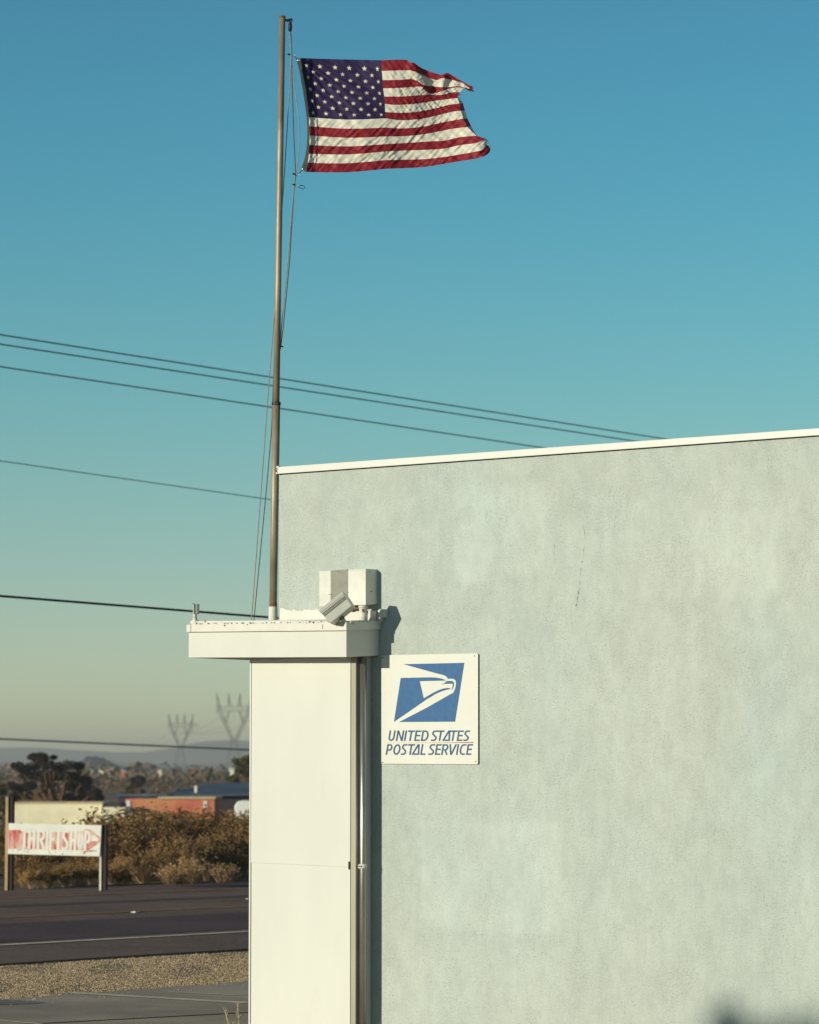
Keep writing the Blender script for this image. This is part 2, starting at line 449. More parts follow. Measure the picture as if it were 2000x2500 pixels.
for i in range(len(ps) - 1):
    for j in range(nv - 1):
        mb.f.append((i * nv + j, i * nv + j + 1, (i + 1) * nv + j + 1, (i + 1) * nv + j)); mb.m.append(0)
solo('ground', mb, M['desert'], True, 'structure')

def strip(name, p0, p1, z, mat, s0=-260, s1=420, n=40, jit=(0, 0), thick=0.0, kind='structure', parent=None):
    m = MB(); rnd = random.Random(name)
    a, b = [], []
    for i in range(n + 1):
        s = s0 + (s1 - s0) * i / n
        a.append(rp(s, p0 + rnd.uniform(-jit[0], jit[0]), z)); b.append(rp(s, p1 + rnd.uniform(-jit[1], jit[1]), z))
    vs = a + b
    fs = [(i, i + 1, n + 2 + i, n + 1 + i) for i in range(n)]
    if thick:
        vs += [(v[0], v[1], v[2] - thick) for v in a]
        fs += [(2 * (n + 1) + i, 2 * (n + 1) + i + 1, i + 1, i) for i in range(n)]
    m.add(vs, fs)
    o = solo(name, m, mat, False, None if parent else kind)
    if parent: o.parent = parent
    return o
def p_at(px, py): v = ground(px, py); return pdist(v.x, v.y)
P_NEAR, P_WHITE, P_Y2, P_Y1, P_FAR = p_at(304, 2341), p_at(304, 2296), p_at(304, 2231), p_at(304, 2185), p_at(304, 2166)
P_LOT = p_at(304, 2417)
strip('parking_lot', -40, P_LOT, 0.006, M['concrete_lot'], jit=(0, 0.12), n=400)
strip('gravel_shoulder', P_LOT - 0.6, P_NEAR + 0.5, 0.002, M['gravel'])
road = strip('road', P_NEAR, P_FAR, 0.022, M['asphalt'], jit=(0.05, 0.06), n=500, thick=0.025)
strip('wheel_track', P_WHITE + 0.5, P_Y2 - 1.2, 0.026, M['asphalt_dark'], jit=(0.12, 0.25), n=120, parent=road)
strip('wheel_track', P_Y2 + 2.6, P_Y2 + 3.4, 0.026, M['asphalt_dark'], jit=(0.15, 0.15), n=120, parent=road)
strip('white_edge_line', P_WHITE - 0.10, P_WHITE + 0.11, 0.030, M['line_white'], parent=road)
strip('yellow_line', P_Y2 - 0.08, P_Y2 + 0.08, 0.030, M['line_yellow'], parent=road)
strip('yellow_line', P_Y1 - 0.09, P_Y1 + 0.09, 0.030, M['line_yellow'], parent=road)
# loose stones on the shoulder
def stones():
    r = random.Random(61); m = MB()
    oc = [(1, 0, 0), (-1, 0, 0), (0, 1, 0), (0, -1, 0), (0, 0, 1), (0, 0, -1)]
    of = [(0, 2, 4), (2, 1, 4), (1, 3, 4), (3, 0, 4), (2, 0, 5), (1, 2, 5), (3, 1, 5), (0, 3, 5)]
    for i in range(110000):
        p = r.uniform(P_LOT - 0.1, P_NEAR + 0.05) if r.random() < 0.985 else r.gauss(P_LOT, 0.35)
        px = r.uniform(-240, 900)
        if math.sin(p * 2.3 + px * .011) + math.sin(px * .027 - p * 1.1) < -0.9 and r.random() < .75: continue
        v = ray(px, HORIZ); q = v * (p / pdist(v.x, v.y))
        a = r.uniform(0, 6.28); ca, sa = math.cos(a), math.sin(a)
        k = 0.0030 + 0.0070 * r.random() ** 3
        sx_, sy_, sz_ = k * r.uniform(.8, 1.5), k * r.uniform(.7, 1.2), k * r.uniform(.7, 1.3)
        z = 0.002 + sz_ * 0.45
        m.add([(q.x + (x * sx_ * ca - y * sy_ * sa) + r.uniform(-.25, .25) * k, q.y + (x * sx_ * sa + y * sy_ * ca) + r.uniform(-.25, .25) * k, z + zz * sz_) for x, y, zz in oc], of)
    solo('gravel', m, M['stone'], False, 'stuff', 'loose pale gravel covering the road shoulder')
stones()
strip('broken_edge', P_NEAR - 0.02, P_NEAR + 0.10, 0.027, M['edge_shade'], jit=(0.05, 0.05), n=500, parent=road)  # shadow line of the near edge, painted as a dark strip
# marks painted and worn into the lot
lot = bpy.data.objects['parking_lot']
def ground_line(name, a, b, w, z, mat, parent):
    m = MB(); a, b = Vector(a), Vector(b)
    d = (b - a).normalized(); s = Vector((-d.y, d.x, 0)) * w / 2
    vs = []
    n = 12
    for i in range(n + 1):
        c = a.lerp(b, i / n)
        vs += [c - s, c + s]
    m.add([(v.x, v.y, z) for v in vs], [(2 * i, 2 * i + 2, 2 * i + 3, 2 * i + 1) for i in range(n)])
    o = solo(name, m, mat); o.parent = parent; return o
def gline(name, p0, p1, w, z, mat, ext=0.0):
    a, b = ground(*p0), ground(*p1); d = (b - a)
    return ground_line(name, a - d * ext, b + d * ext, w, z, mat, lot)
gline('bay_line', (170, 2425.5), (606, 2451), 0.17, 0.011, M['line_white'], 0.0)
gline('bay_line', (410, 2424), (606, 2433), 0.07, 0.011, M['line_white'], 0.0)
gline('bay_line', (0, 2493), (90, 2502), 0.05, 0.011, M['line_white'], 0.2)
gline('paving_joint', (120, 2500), (606, 2474), 0.05, 0.010, M['dark'], 0.3)
m = MB(); _pts = [(-60, 2446), (-20, 2442), (40, 2444), (90, 2448), (112, 2450), (80, 2453), (20, 2455), (-60, 2456)]
m.add([(lambda v: (v.x, v.y, 0.010))(ground(*q)) for q in _pts], [tuple(range(7, -1, -1))]); _o = solo('lot_streak', m, M['dark_streak']); _o.parent = lot  # flat darker streak lying on the lot paving
# a pebble-sized scrap on the yellow line
m = MB(); c = ground(330, 2232); m.prism([(c.x - .06, c.y - .05), (c.x + .01, c.y - .09), (c.x + .07, c.y - .02), (c.x + .05, c.y + .08), (c.x - .03, c.y + .06)], 0.026, [0.035, 0.05, 0.038, 0.045, 0.034])
solo('litter_scrap', m, M['line_white'], label='crumpled pale scrap of litter lying on the yellow road line', cat='litter')
m = MB(); c = ground(603, 2199); m.prism([(c.x - .02, c.y - .04), (c.x + .02, c.y - .04), (c.x + .02, c.y + .04), (c.x - .02, c.y + .04)], 0.024, [0.03, 0.03, 0.042, 0.042])
solo('road_reflector', m, M['line_white'], label='small pale reflector stud set in the asphalt between the yellow lines', cat='reflector')

# ------------------------------------------------------------------ building
TF = front_t(846, 1604, 927)          # canopy stands off the wall
TC = TF * 0.47                        # column face
Zc = wall(680, 1150).z
bld = thing('post_office_building', 'pale grey-green stucco building with white roof trim and corner canopy on a white clad column', 'building', (0, 0, 0), 'w')
A_END, DEPTH = 15.0, 9.0
zl, zr = wall(680, 1150).z, wall(2000, 1055).z
ar = wall(2000, 1055).x
def ztop(a): return zl + (zr - zl) * a / ar
print('wall top', zl, zr, ar, 'TF', TF, 'TC', TC)
m = MB(); m.prism([(0, 0), (A_END, 0), (A_END, 0.2), (0, 0.2)], -0.05, [ztop(0), ztop(A_END), ztop(A_END), ztop(0)])
w_side = part('wall', m, M['stucco'], bld, label='pale grey-green stucco side wall with paint patches')
m = MB(); m.prism([(0, 0.2), (0.2, 0.2), (0.2, DEPTH), (0, DEPTH)], -0.05, ztop(0)); part('wall', m, M['stucco'], bld)
m = MB(); m.prism([(0.2, DEPTH - 0.2), (A_END, DEPTH - 0.2), (A_END, DEPTH), (0.2, DEPTH)], -0.05, ztop(0)); part('wall', m, M['stucco'], bld)
m = MB(); m.prism([(A_END - 0.2, 0.2), (A_END, 0.2), (A_END, DEPTH - 0.2), (A_END - 0.2, DEPTH - 0.2)], -0.05, ztop(0)); part('wall', m, M['stucco'], bld)
m = MB(); m.box(0.2, A_END - 0.2, 0.2, DEPTH - 0.2, ztop(0) - 0.35, ztop(0) - 0.2); part('roof', m, M['concrete_lot'], bld)
# metal roof trim: face height 16-17 px
fl0, fl1 = wall(677, 1157, 0.035), wall(677, 1140, 0.035)
fr0, fr1 = wall(2000, 1062.5, 0.035), wall(2000, 1045, 0.035)
def lin(a, p, q): return p.z + (q.z - p.z) * (a - p.x) / (q.x - p.x)
a0, a1 = fl0.x, A_END + 0.05
m = MB()
m.hexa([(a0, -0.035, lin(a0, fl0, fr0)), (a1, -0.035, lin(a1, fl0, fr0)), (a1, 0.24, lin(a1, fl0, fr0) + 0.012), (a0, 0.24, lin(a0, fl0, fr0) + 0.012),
        (a0, -0.035, lin(a0, fl1, fr1)), (a1, -0.035, lin(a1, fl1, fr1)), (a1, 0.24, lin(a1, fl1, fr1) + 0.01), (a0, 0.24, lin(a0, fl1, fr1) + 0.01)])
rt = part('roof_trim', m, M['white_metal'], bld, bevel=0.004)
m = MB(); m.box(a0, 0.02, 0.24, DEPTH, lin(0, fl0, fr0), lin(0, fl1, fr1)); part('roof_trim', m, M['white_metal'], bld)
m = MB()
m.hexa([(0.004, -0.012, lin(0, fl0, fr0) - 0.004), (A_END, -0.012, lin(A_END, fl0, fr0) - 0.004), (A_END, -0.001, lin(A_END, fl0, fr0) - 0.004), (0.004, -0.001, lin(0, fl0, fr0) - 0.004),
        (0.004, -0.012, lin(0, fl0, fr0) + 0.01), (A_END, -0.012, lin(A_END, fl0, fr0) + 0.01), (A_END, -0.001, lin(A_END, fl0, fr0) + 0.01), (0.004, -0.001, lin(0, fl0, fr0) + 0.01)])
part('drip_gap_shade', m, M['dark'], bld)  # solid black strip: shade of the gap painted under the trim
# rusty ragged end of the trim by the pole
m = MB()
for (px, py, s) in ((676, 1140, 4), (677, 1146, 3), (675.5, 1155, 4), (679, 1139, 3)):
    c = wall(px, py, 0.04); d = s * 0.0032 / 2
    m.box(c.x - d, c.x + d, c.y, c.y + 0.03, c.z - d, c.z + d)
part('ragged_end', m, M['white_old'], rt)
# crack
crk = [[(1424, 1283), (1428, 1303), (1427, 1318), (1425, 1350), (1421, 1372), (1418, 1390)], [(1418, 1390), (1416.5, 1412), (1414, 1435), (1410, 1460), (1407, 1479)], [(1354, 1330), (1353, 1352), (1356, 1368)]]
def ribbon(pts, w, close=False):
    """flat stroke with mitred joints; pts in 2-D; returns verts2d, faces"""
    P = [Vector((p[0], p[1])) for p in pts]
    L, Rr = [], []
    n = len(P)
    for i in range(n):
        ws = w[i] if hasattr(w, '__len__') else w
        d0 = (P[i] - P[i - 1]).normalized() if i > 0 else (P[1] - P[0]).normalized()
        d1 = (P[i + 1] - P[i]).normalized() if i < n - 1 else d0
        if i == 0: d0 = d1
        n0, n1 = Vector((-d0.y, d0.x)), Vector((-d1.y, d1.x))
        mm = (n0 + n1)
        mm = mm.normalized() if mm.length > 1e-6 else n0
        k = ws / 2 / max(0.45, mm.dot(n0))
        L.append(P[i] + mm * k); Rr.append(P[i] - mm * k)
    vs = L + Rr
    return vs, [(i, i + 1, n + i + 1, n + i) for i in range(n - 1)]
rr = random.Random(3)
for line in (crk[0] + crk[1][1:], crk[2]):
    pts = []; m = MB()
    for i in range(len(line) - 1):
        for k in range(4):
            a, b = line[i], line[i + 1]; f = k / 4
            pts.append((a[0] + (b[0] - a[0]) * f + rr.uniform(-0.9, 0.9), a[1] + (b[1] - a[1]) * f))
    pts.append(line[-1])
    ws = [max(0.06, rr.gauss(0.15, 0.55)) for _ in pts]; ws[-1] = 0.3 if line is crk[2] else 2.6
    vs, fs = ribbon(pts, ws)
    m.add([wall(v.x, v.y, 0.0015) for v in vs], fs)
    part('crack', m, M['dark'], w_side)
# white painted flashing where the canopy meets the wall
m = MB(); rr = random.Random(5)
n = 46; vs = []
for i in range(n + 1):
    px = 684 + (936 - 684) * i / n
    top = 1489 + rr.uniform(-3, 3) + (-6 * math.exp(-((px - 690) / 12) ** 2)) + (3 if px > 800 else 0)
    b, t_ = wall(px, 1517, 0.022), wall(px, top, 0.012)
    vs += [b, t_, Vector((t_.x, -0.0005, t_.z + 0.003))]
m.add(vs, [q for i in range(n) for q in ((3 * i, 3 * i + 3, 3 * i + 4, 3 * i + 1), (3 * i + 1, 3 * i + 4, 3 * i + 5, 3 * i + 2))])
part('flashing', m, M['white_old'], bld)
# mortar lump at the right end of the flashing, rusty patch
m = MB(); a, b = wall(925, 1508, 0.05), wall(939, 1487, 0.05); m.box(a.x, b.x, -0.05, 0.0, a.z, b.z); part('mortar_lump', m, M['white_old'], bld, bevel=0.008)

# ---- canopy (part of the building) : corners measured separately, it sags a little
can = bpy.data.objects.new('canopy', None); COL.objects.link(can); can.parent = bld; ORG[can.name] = Vector((0, 0, 0))
def L_ring(tf, corners):
    """corners: front-left, front-right, right at wall -> L-shaped plan ring of six points"""
    fl, fr, wr = corners
    back_dz = wr.z - fr.z
    rear = 0.45
    return [(fl.x, -tf, fl.z), (fr.x, -tf, fr.z), (fr.x, -0.003, wr.z), (-0.003, -0.003, fl.z + (wr.z - fr.z)), (-0.003, rear, fl.z), (fl.x, rear, fl.z)]
def loft(rings, mi=0):
    m = MB(); n = len(rings[0]); vs = [p for r in rings for p in r]
    fs = [tuple(range(n - 1, -1, -1)), tuple(range((len(rings) - 1) * n, len(rings) * n))]
    for k in range(len(rings) - 1):
        fs += [(k * n + i, k * n + (i + 1) % n, (k + 1) * n + (i + 1) % n, (k + 1) * n + i) for i in range(n)]
    return m.add(vs, fs)
def wr_z(px_foot, py): return wall(px_foot, py, 0.0)
body_b = [wall(460.3, 1605.8, TF), wall(846, 1604.4, TF), wr_z(927, 1600.5)]
body_t = [wall(461.7, 1540, TF), wall(846, 1536, TF), wr_z(927, 1533)]
body_t[0].x = body_b[0].x; body_t[1].x = body_b[1].x
fascia = part('fascia', loft([L_ring(TF, body_b), L_ring(TF, body_t)]), M['panel'], can, bevel=0.004)
tcap = TF + 0.025
cap_b = [wall(455, 1543.3, tcap), wall(846, 1539.5, tcap), wr_z(932, 1536.2)]
cap_t = [wall(455, 1524.6, tcap), wall(846, 1519, tcap), wr_z(932, 1516.5)]
for i in range(2): cap_t[i].x = cap_b[i].x
cap = part('cap_trim', loft([L_ring(tcap, cap_b), L_ring(tcap, cap_t)]), M['cap'], can, bevel=0.004)
def ztop_can(a, t):
    f = (a - cap_t[0].x) / (cap_t[1].x - cap_t[0].x)
    zf = cap_t[0].z + (cap_t[1].z - cap_t[0].z) * f
    return zf + (cap_t[2].z - cap_t[1].z) * (tcap - t) / tcap
# overlap joints on the cap trim
for px in (788, 466):
    m = MB()
    p, q = wall(px, 1524 if px > 500 else 1525.5, tcap + 0.001), wall(px, 1536 if px > 500 else 1543, tcap + 0.001)
    m.box(p.x - 0.0025, p.x + 0.0025, -tcap - 0.0015, -tcap + 0.004, q.z, p.z)
    part('trim_joint', m, M['trim_line'], cap)
# flaking lime and paint build-up on the edge of the deck
m = MB(); rr = random.Random(11)
for i in range(150):
    a = rr.uniform(cap_t[0].x + 0.05, cap_t[1].x); t = tcap - rr.uniform(0.0, 0.05)
    s = rr.uniform(0.006, 0.022); z = ztop_can(a, t)
    m.box(a - s, a + s, -t, -t + s * 1.3, z - 0.004, z + rr.uniform(0.002, 0.012))
for i in range(60):
    t = rr.uniform(0.0, tcap); a = cap_t[1].x - rr.uniform(-0.004, 0.03); s = rr.uniform(0.006, 0.02); z = ztop_can(a, t)
    m.box(a - s * .5, a + s * .4, -t - s, -t + s, z - rr.uniform(0.004, 0.02), z + rr.uniform(0.002, 0.012))
part('flaking_paint', m, M['white_old'], cap, kind='stuff')
m = MB()
for (px, py, s) in ((549, 1527, 4), (765, 1520, 4), (604, 1525, 2.4), (748, 1521, 2)):
    c = wall(px, py, tcap + 0.002); d = s * 0.0016
    m.tube([(c.x, -tcap - 0.004, c.z), (c.x, -tcap + 0.01, c.z)], d, 8)
part('rusty_screw', m, M['rust'], cap, kind='stuff')

# ---- column (part of the building)
colm = bpy.data.objects.new('column', None); COL.objects.link(colm); colm.parent = bld; ORG[colm.name] = Vector((0, 0, 0))
cl, cr = wall(613, 1640, TC).x, wall(870, 1640, TC).x
crp = wall(853, 1640, TC).x
zsof = body_b[1].z
zbase = -0.02
m = MB(); m.box(cl + 0.012, cr - 0.004, -TC + 0.014, -0.001, zbase, zsof + 0.1); part('core', m, M['panel'], colm)
jl, jr = wall(613, 2106, TC), wall(853, 2117, TC)
pt = [wall(613, 1616, TC), wall(853, 1612, TC)]
z_top = zsof + 0.03
m = MB()   # upper sheet laps over the lower one
m.hexa([(cl, -TC - 0.006, jl.z), (crp, -TC - 0.006, jr.z), (crp, -TC + 0.013, jr.z), (cl, -TC + 0.013, jl.z), (cl, -TC - 0.003, z_top), (crp, -TC - 0.003, z_top), (crp, -TC + 0.013, z_top), (cl, -TC + 0.013, z_top)])
part('panel', m, M['panel'], colm, bevel=0.002)
m = MB()
m.hexa([(cl + 0.003, -TC, zbase), (crp, -TC, zbase), (crp, -TC + 0.013, zbase), (cl + 0.003, -TC + 0.013, zbase), (cl + 0.003, -TC, jl.z + 0.03), (crp, -TC, jr.z + 0.03), (crp, -TC + 0.013, jr.z + 0.03), (cl + 0.003, -TC + 0.013, jl.z + 0.03)])
part('panel', m, M['panel'], colm)
m = MB(); m.box(crp + 0.002, crp + 0.018, -TC - 0.008, -TC + 0.02, zbase, z_top); part('edge_bead', m, M['panel'], colm)
m = MB(); m.box(crp + 0.022, cr, -TC - 0.004, -TC + 0.03, zbase, z_top); part('edge_channel', m, M['channel'], colm)
m = MB(); m.box(cl - 0.004, cl + 0.010, -TC - 0.010, -TC + 0.02, zbase, z_top - 0.02); part('edge_bead', m, M['panel'], colm)
# head moulding under the soffit
m = MB(); m.box(cl + 0.02, crp, -TC - 0.012, -TC - 0.0035, pt[0].z - 0.004, pt[0].z + 0.012); part('head_moulding', m, M['cap'], colm)
# clamp tab at the joint
m = MB(); p = wall(852, 2113, TC + 0.012); m.box(p.x - 0.006, p.x + 0.008, -TC - 0.012, -TC, p.z - 0.03, p.z + 0.03); part('clamp_tab', m, M['dark'], colm)

# ---- galvanized conduit pipe beside the column
TP = TC * 0.75
pcx = (wall(876, 1800, TP).x + wall(898, 1800, TP).x) / 2
prad = (wall(898, 1800, TP).x - wall(876, 1800, TP).x) / 2 * 0.62
pipe = thing('conduit_pipe', 'shiny galvanized metal pipe running down beside the white column', 'pipe', (pcx, -TP, 0), 'w')
m = MB(); m.tube([(pcx, -TP, -0.05), (pcx, -TP, 1.5), (pcx, -TP, zsof + 0.03)], prad, 28)
part('pipe', m, M['galv'], pipe, True)
zs = wall(880, 2115, TP).z
m = MB()
m.tube([(pcx, -TP, zs - 0.018), (pcx, -TP, zs + 0.018)], prad + 0.004, 28, True)
part('strap', m, M['white_old'], pipe, True)
m = MB()
m.box(pcx - prad - 0.075, pcx, -TP - prad - 0.006, -TP - prad + 0.0, zs - 0.014, zs + 0.014)
part('strap_tail', m, M['steel'], pipe)
m = MB()
for k in range(9):
    x = pcx - prad - 0.06 + k * 0.012
    m.box(x - 0.003, x + 0.003, -TP - prad - 0.0075, -TP - prad - 0.0055, zs - 0.005, zs + 0.005)
part('strap_hole', m, M['black_metal'], pipe, kind='stuff')

# ------------------------------------------------------------------ postal sign
TS = 0.016
def SP(X, Y, t=TS):
    return wall(920 + X * 260 / 1725.0, 1580 + Y * 300 / 1990.0, t)
so = SP(75, 1890)
sign = thing('postal_sign', 'white rectangular metal sign with blue eagle emblem and UNITED STATES POSTAL SERVICE lettering', 'sign', so, 'w')
def rounded(corners, r, n=5):
    out = []
    k = len(corners)
    for i in range(k):
        p0, p, p1 = [Vector(corners[j % k]) for j in (i - 1, i, i + 1)]
        a, b = (p0 - p).normalized(), (p1 - p).normalized()
        for s in range(n + 1):
            f = s / n
            q0, q1 = p + a * r * (1 - f), p + b * r * f
            out.append(q0.lerp(q1, f))
    return out
outl = rounded([(75, 1888), (1640, 1897), (1640, 100), (75, 130)], 26)
pts = [SP(v.x, v.y) for v in outl]
n = len(pts)
m = MB(); m.add([(p.x, -TS, p.z) for p in pts] + [(p.x, -TS + 0.003, p.z) for p in pts], [tuple(range(n)), tuple(range(2 * n - 1, n - 1, -1))] + [(i, (i + 1) % n, n + (i + 1) % n, n + i) for i in range(n)])
panel = part('panel', m, M['sign_white'], sign)
m = MB()
for (X, Y) in ((200, 300), (1500, 300), (200, 1700), (1500, 1700)):
    c = SP(X, Y); m.tube([(c.x, -TS + 0.0028, c.z), (c.x, 0.003, c.z)], 0.012, 8)
part('standoff', m, M['steel'], sign, kind='stuff')
def flat_poly(poly, t, conv):
    m = MB(); vs = [conv(x, y, t) for x, y in poly]
    tri = tessellate_polygon([[Vector((x, y, 0)) for x, y in poly]])
    return m.add(vs, [tuple(q) for q in tri])
E1 = [(430, 275), (1418, 253), (1268, 1207), (360, 1212), (800, 985), (1205, 754), (1225, 748), (1240, 735), (1262, 690), (1276, 640), (1281, 600), (1282, 570), (1275, 545), (1258, 524), (1230, 511), (1150, 512), (1140, 492), (1120, 470), (1085, 453), (950, 420)]
E2 = [(388, 498), (860, 488), (960, 492), (1040, 505), (1090, 522), (1123, 541), (695, 550), (728, 690), (760, 828), (900, 745), (1000, 695), (1080, 668), (1140, 660), (1180, 663), (1196, 672), (1188, 680), (1130, 690), (1050, 715), (950, 760), (800, 850), (520, 1045), (278, 1210)]
E3 = [(1130, 548), (1215, 546), (1235, 555), (1248, 572), (1252, 595), (1248, 625), (1220, 692), (1214, 690), (1235, 600), (1225, 593), (1150, 592), (1040, 600), (1080, 588), (1112, 570)]
for P in (E1, E2, E3):
    part('eagle_emblem', flat_poly(P, TS + 0.0016, SP), M['sign_blue'], sign)
def arc(cx, cy, rx, ry, a0, a1, n=8):
    return [(cx + rx * math.cos(R(a0 + (a1 - a0) * i / n)), cy + ry * math.sin(R(a0 + (a1 - a0) * i / n))) for i in range(n + 1)]
GLY = {
 'U': [[(0, 1), (0, 0.28)] + arc(0.5, 0.28, 0.5, 0.28, 180, 360)[1:-1] + [(1, 0.28), (1, 1)]],
 'N': [[(0, 0), (0, 1), (0.08, 1), (0.92, 0), (1, 0), (1, 1)]],
 'I': [[(0.5, 0), (0.5, 1)]],
 'T': [[(0, 1), (1, 1)], [(0.5, 1), (0.5, 0)]],
 'E': [[(1, 1), (0, 1), (0, 0), (0.95, 0)], [(0, 0.52), (0.88, 0.52)]],
 'D': [[(0, 0), (0, 1), (0.45, 1)] + arc(0.45, 0.5, 0.55, 0.5, 90, -90, 12)[1:-1] + [(0.45, 0), (0, 0)]],
 'S': [[(1, 1), (0.5, 1)] + arc(0.42, 0.76, 0.42, 0.24, 90, 200, 6)[1:] + [(0.3, 0.58), (0.72, 0.42)] + arc(0.56, 0.24, 0.44, 0.24, 30, -90, 6)[:-1] + [(0.5, 0), (0, 0)]],
 'A': [[(0, 0), (0.68, 1), (0.80, 1), (1, 0), (0.36, 0)]],
 'P': [[(0, 0), (0, 1), (0.55, 1)] + arc(0.55, 0.72, 0.45, 0.28, 90, -90, 8)[1:-1] + [(0.55, 0.44), (0.34, 0.44)]],
 'O': [arc(0.5, 0.5, 0.5, 0.5, 90, 450, 20)],
 'L': [[(0, 1), (0, 0), (1, 0)]],
 'R': [[(0, 0), (0, 1), (0.55, 1)] + arc(0.55, 0.73, 0.45, 0.27, 90, -90, 8)[1:-1] + [(0.55, 0.46), (0.42, 0.46)], [(0.52, 0.46), (1, 0)]],
 'V': [[(0, 1), (0.36, 0), (0.46, 0), (1, 1)]],
 'C': [[(1, 1), (0.6, 1)] + arc(0.52, 0.5, 0.52, 0.5, 90, 270, 12)[1:-1] + [(0.6, 0), (0.95, 0)]],
 'F': [[(1, 1), (0, 1), (0, 0)], [(0, 0.52), (0.85, 0.52)]],
 'H': [[(0, 0), (0, 1)], [(1, 0), (1, 1)], [(0, 0.5), (1, 0.5)]],
}
def letters(spec, y0, y1, sw, shear, conv, t):
    """spec: (char, x0, width) in the measured grid; y0 baseline, y1 cap line"""
    m = MB(); j = 0
    h = abs(y0 - y1)
    for ch, x0, w in spec:
        for k, st in enumerate(GLY[ch]):
            pts = []
            for (x, y) in st:
                yy = sw / 2 + y * (h - sw)
                xx = x0 + sw / 2 + x * (w - sw) + shear * yy
                pts.append((xx, y0 - yy))
            # square the free ends out by half a stroke
            a, b = Vector(pts[0]) , Vector(pts[1]); d = (a - b).normalized() * sw / 2
            if ch != 'O': pts[0] = tuple(a + d)
            a, b = Vector(pts[-1]), Vector(pts[-2]); d = (a - b).normalized() * sw / 2
            if ch != 'O': pts[-1] = tuple(a + d)
            vs, fs = ribbon(pts, sw)
            j += 1
            m.add([conv(v.x, v.y, t + 0.00006 * (j % 7)) for v in vs], [tuple(reversed(f)) for f in fs])
    return m
l1 = [('U', 180, 98), ('N', 306, 112), ('I', 437, 26), ('T', 480, 112), ('E', 603, 92), ('D', 712, 112), ('S', 876, 86), ('T', 958, 112), ('A', 1062, 120), ('T', 1165, 118), ('E', 1292, 92), ('S', 1398, 84)]
l2 = [('P', 142, 92), ('O', 254, 114), ('S', 386, 82), ('T', 480, 112), ('A', 564, 122), ('L', 702, 82), ('S', 832, 88), ('E', 938, 90), ('R', 1040, 100), ('V', 1150, 116), ('I', 1280, 26), ('C', 1330, 96), ('E', 1444, 88)]
part('lettering', letters(l1, 1520, 1348, 25, 0.17, SP, TS + 0.0016), M['letter_blue'], sign)
part('lettering', letters(l2, 1745, 1570, 25, 0.17, SP, TS + 0.0016), M['letter_blue'], sign)
part('red_rule', flat_poly([(165, 1553), (1565, 1551), (1565, 1537), (1100, 1544), (165, 1547)], TS + 0.0016, SP), M['red_rule'], sign)
m = MB()
for (X, Y) in ((98, 168), (1587, 143), (97, 1867), (1607, 1853), (880, 788)):
    c = SP(X, Y); m.tube([(c.x, -TS - 0.0035, c.z), (c.x, -TS + 0.001, c.z)], 0.0042, 10)
part('screw', m, M['black_metal'], sign, kind='stuff')

# ------------------------------------------------------------------ flagpole
PB = Vector((-0.045, 0.013, 0))
pole_d = world_of(PB).y
def pp(px, py, dd=0.0): return at(px, py, pole_d + dd)
zt = ztop_can(-0.045, 0)
pb0 = pp(666.6, 1500); pole = thing('flagpole', 'tall weathered steel flagpole with collar joint standing on the canopy', 'flagpole', (pb0.x, pb0.y, zt))
pxm = 26.6 / FPX
def rad(w): return w * pole_d / FPX / 2
def on_axis(py):
    f = (1500 - py) / (1500 - 42.0); return 666.6 + (689.8 - 666.6) * f
m = MB(); b = pp(on_axis(1470), 1470); b2 = Vector((pb0.x, pb0.y, zt - 0.04))
m.tube([pp(on_axis(1482), 1482), pp(on_axis(1230), 1230), pp(on_axis(988), 988)], [rad(18.5), rad(19.0), rad(19.6)], 20)
part('lower_pole', m, M['pole_steel'], pole, True)
m = MB(); m.tube([pp(on_axis(988), 988), pp(on_axis(700), 700), pp(on_axis(400), 400), pp(on_axis(44), 44)], [rad(15.8), rad(15.6), rad(15.3), rad(14.8)], 20)
part('upper_pole', m, M['pole_steel'], pole, True)
m = MB(); m.tube([pp(on_axis(42), 43), pp(on_axis(42), 41.5), pp(on_axis(38), 38.5)], [rad(16.4), rad(16.4), rad(13.0)], 20)
part('pole_cap', m, M['rust'], pole, True)
m = MB(); m.tube([pp(on_axis(989), 989.5), pp(on_axis(988), 988.5), pp(on_axis(981), 982), pp(on_axis(980), 981)], [rad(20.5), rad(22.6), rad(22.6), rad(17)], 20)
part('collar', m, M['black_metal'], pole)
m = MB(); c = pp(676.5, 984.5, -0.042); m.tube([c, c + Vector((0, 0.03, 0))], 0.006, 8); c2 = pp(678.6, 990, -0.034); m.tube([c2, pp(678.4, 1017, -0.033)], 0.0035, 6)
part('collar_bolt', m, M['rust'], pole)
m = MB(); m.tube([b2, pp(667, 1484), pp(667, 1481)], [rad(23), rad(21.5), rad(19.5)], 20)
part('base_sleeve', m, M['white_old'], pole, True)
m = MB(); m.tube([pp(667.2, 1484.5), pp(667.4, 1473)], [rad(19.4), rad(19.2)], 20)
part('rust_band', m, M['rust'], pole, True)
m = MB(); m.tube([pp(694, 48), pp(702, 50), pp(712, 48)], [0.008, 0.013, 0.012], 8); m.tube([pp(711, 45), pp(711.5, 53)], 0.010, 8)
part('truck_arm', m, M['black_metal'], pole)
m = MB(); m.tube([pp(709, 53), pp(708.6, 58), pp(708.4, 70), pp(708.6, 77)], [0.006, 0.015, 0.017, 0.010], 12)
part('pulley', m, M['black_metal'], pole, True)
m = MB(); m.tube([pp(683, 846), pp(688, 845.5), pp(692, 847)], [0.007, 0.007, 0.004], 8); m.tube([pp(685, 841), pp(684.5, 855)], [0.005, 0.004], 6)
part('cleat', m, M['black_metal'], pole)

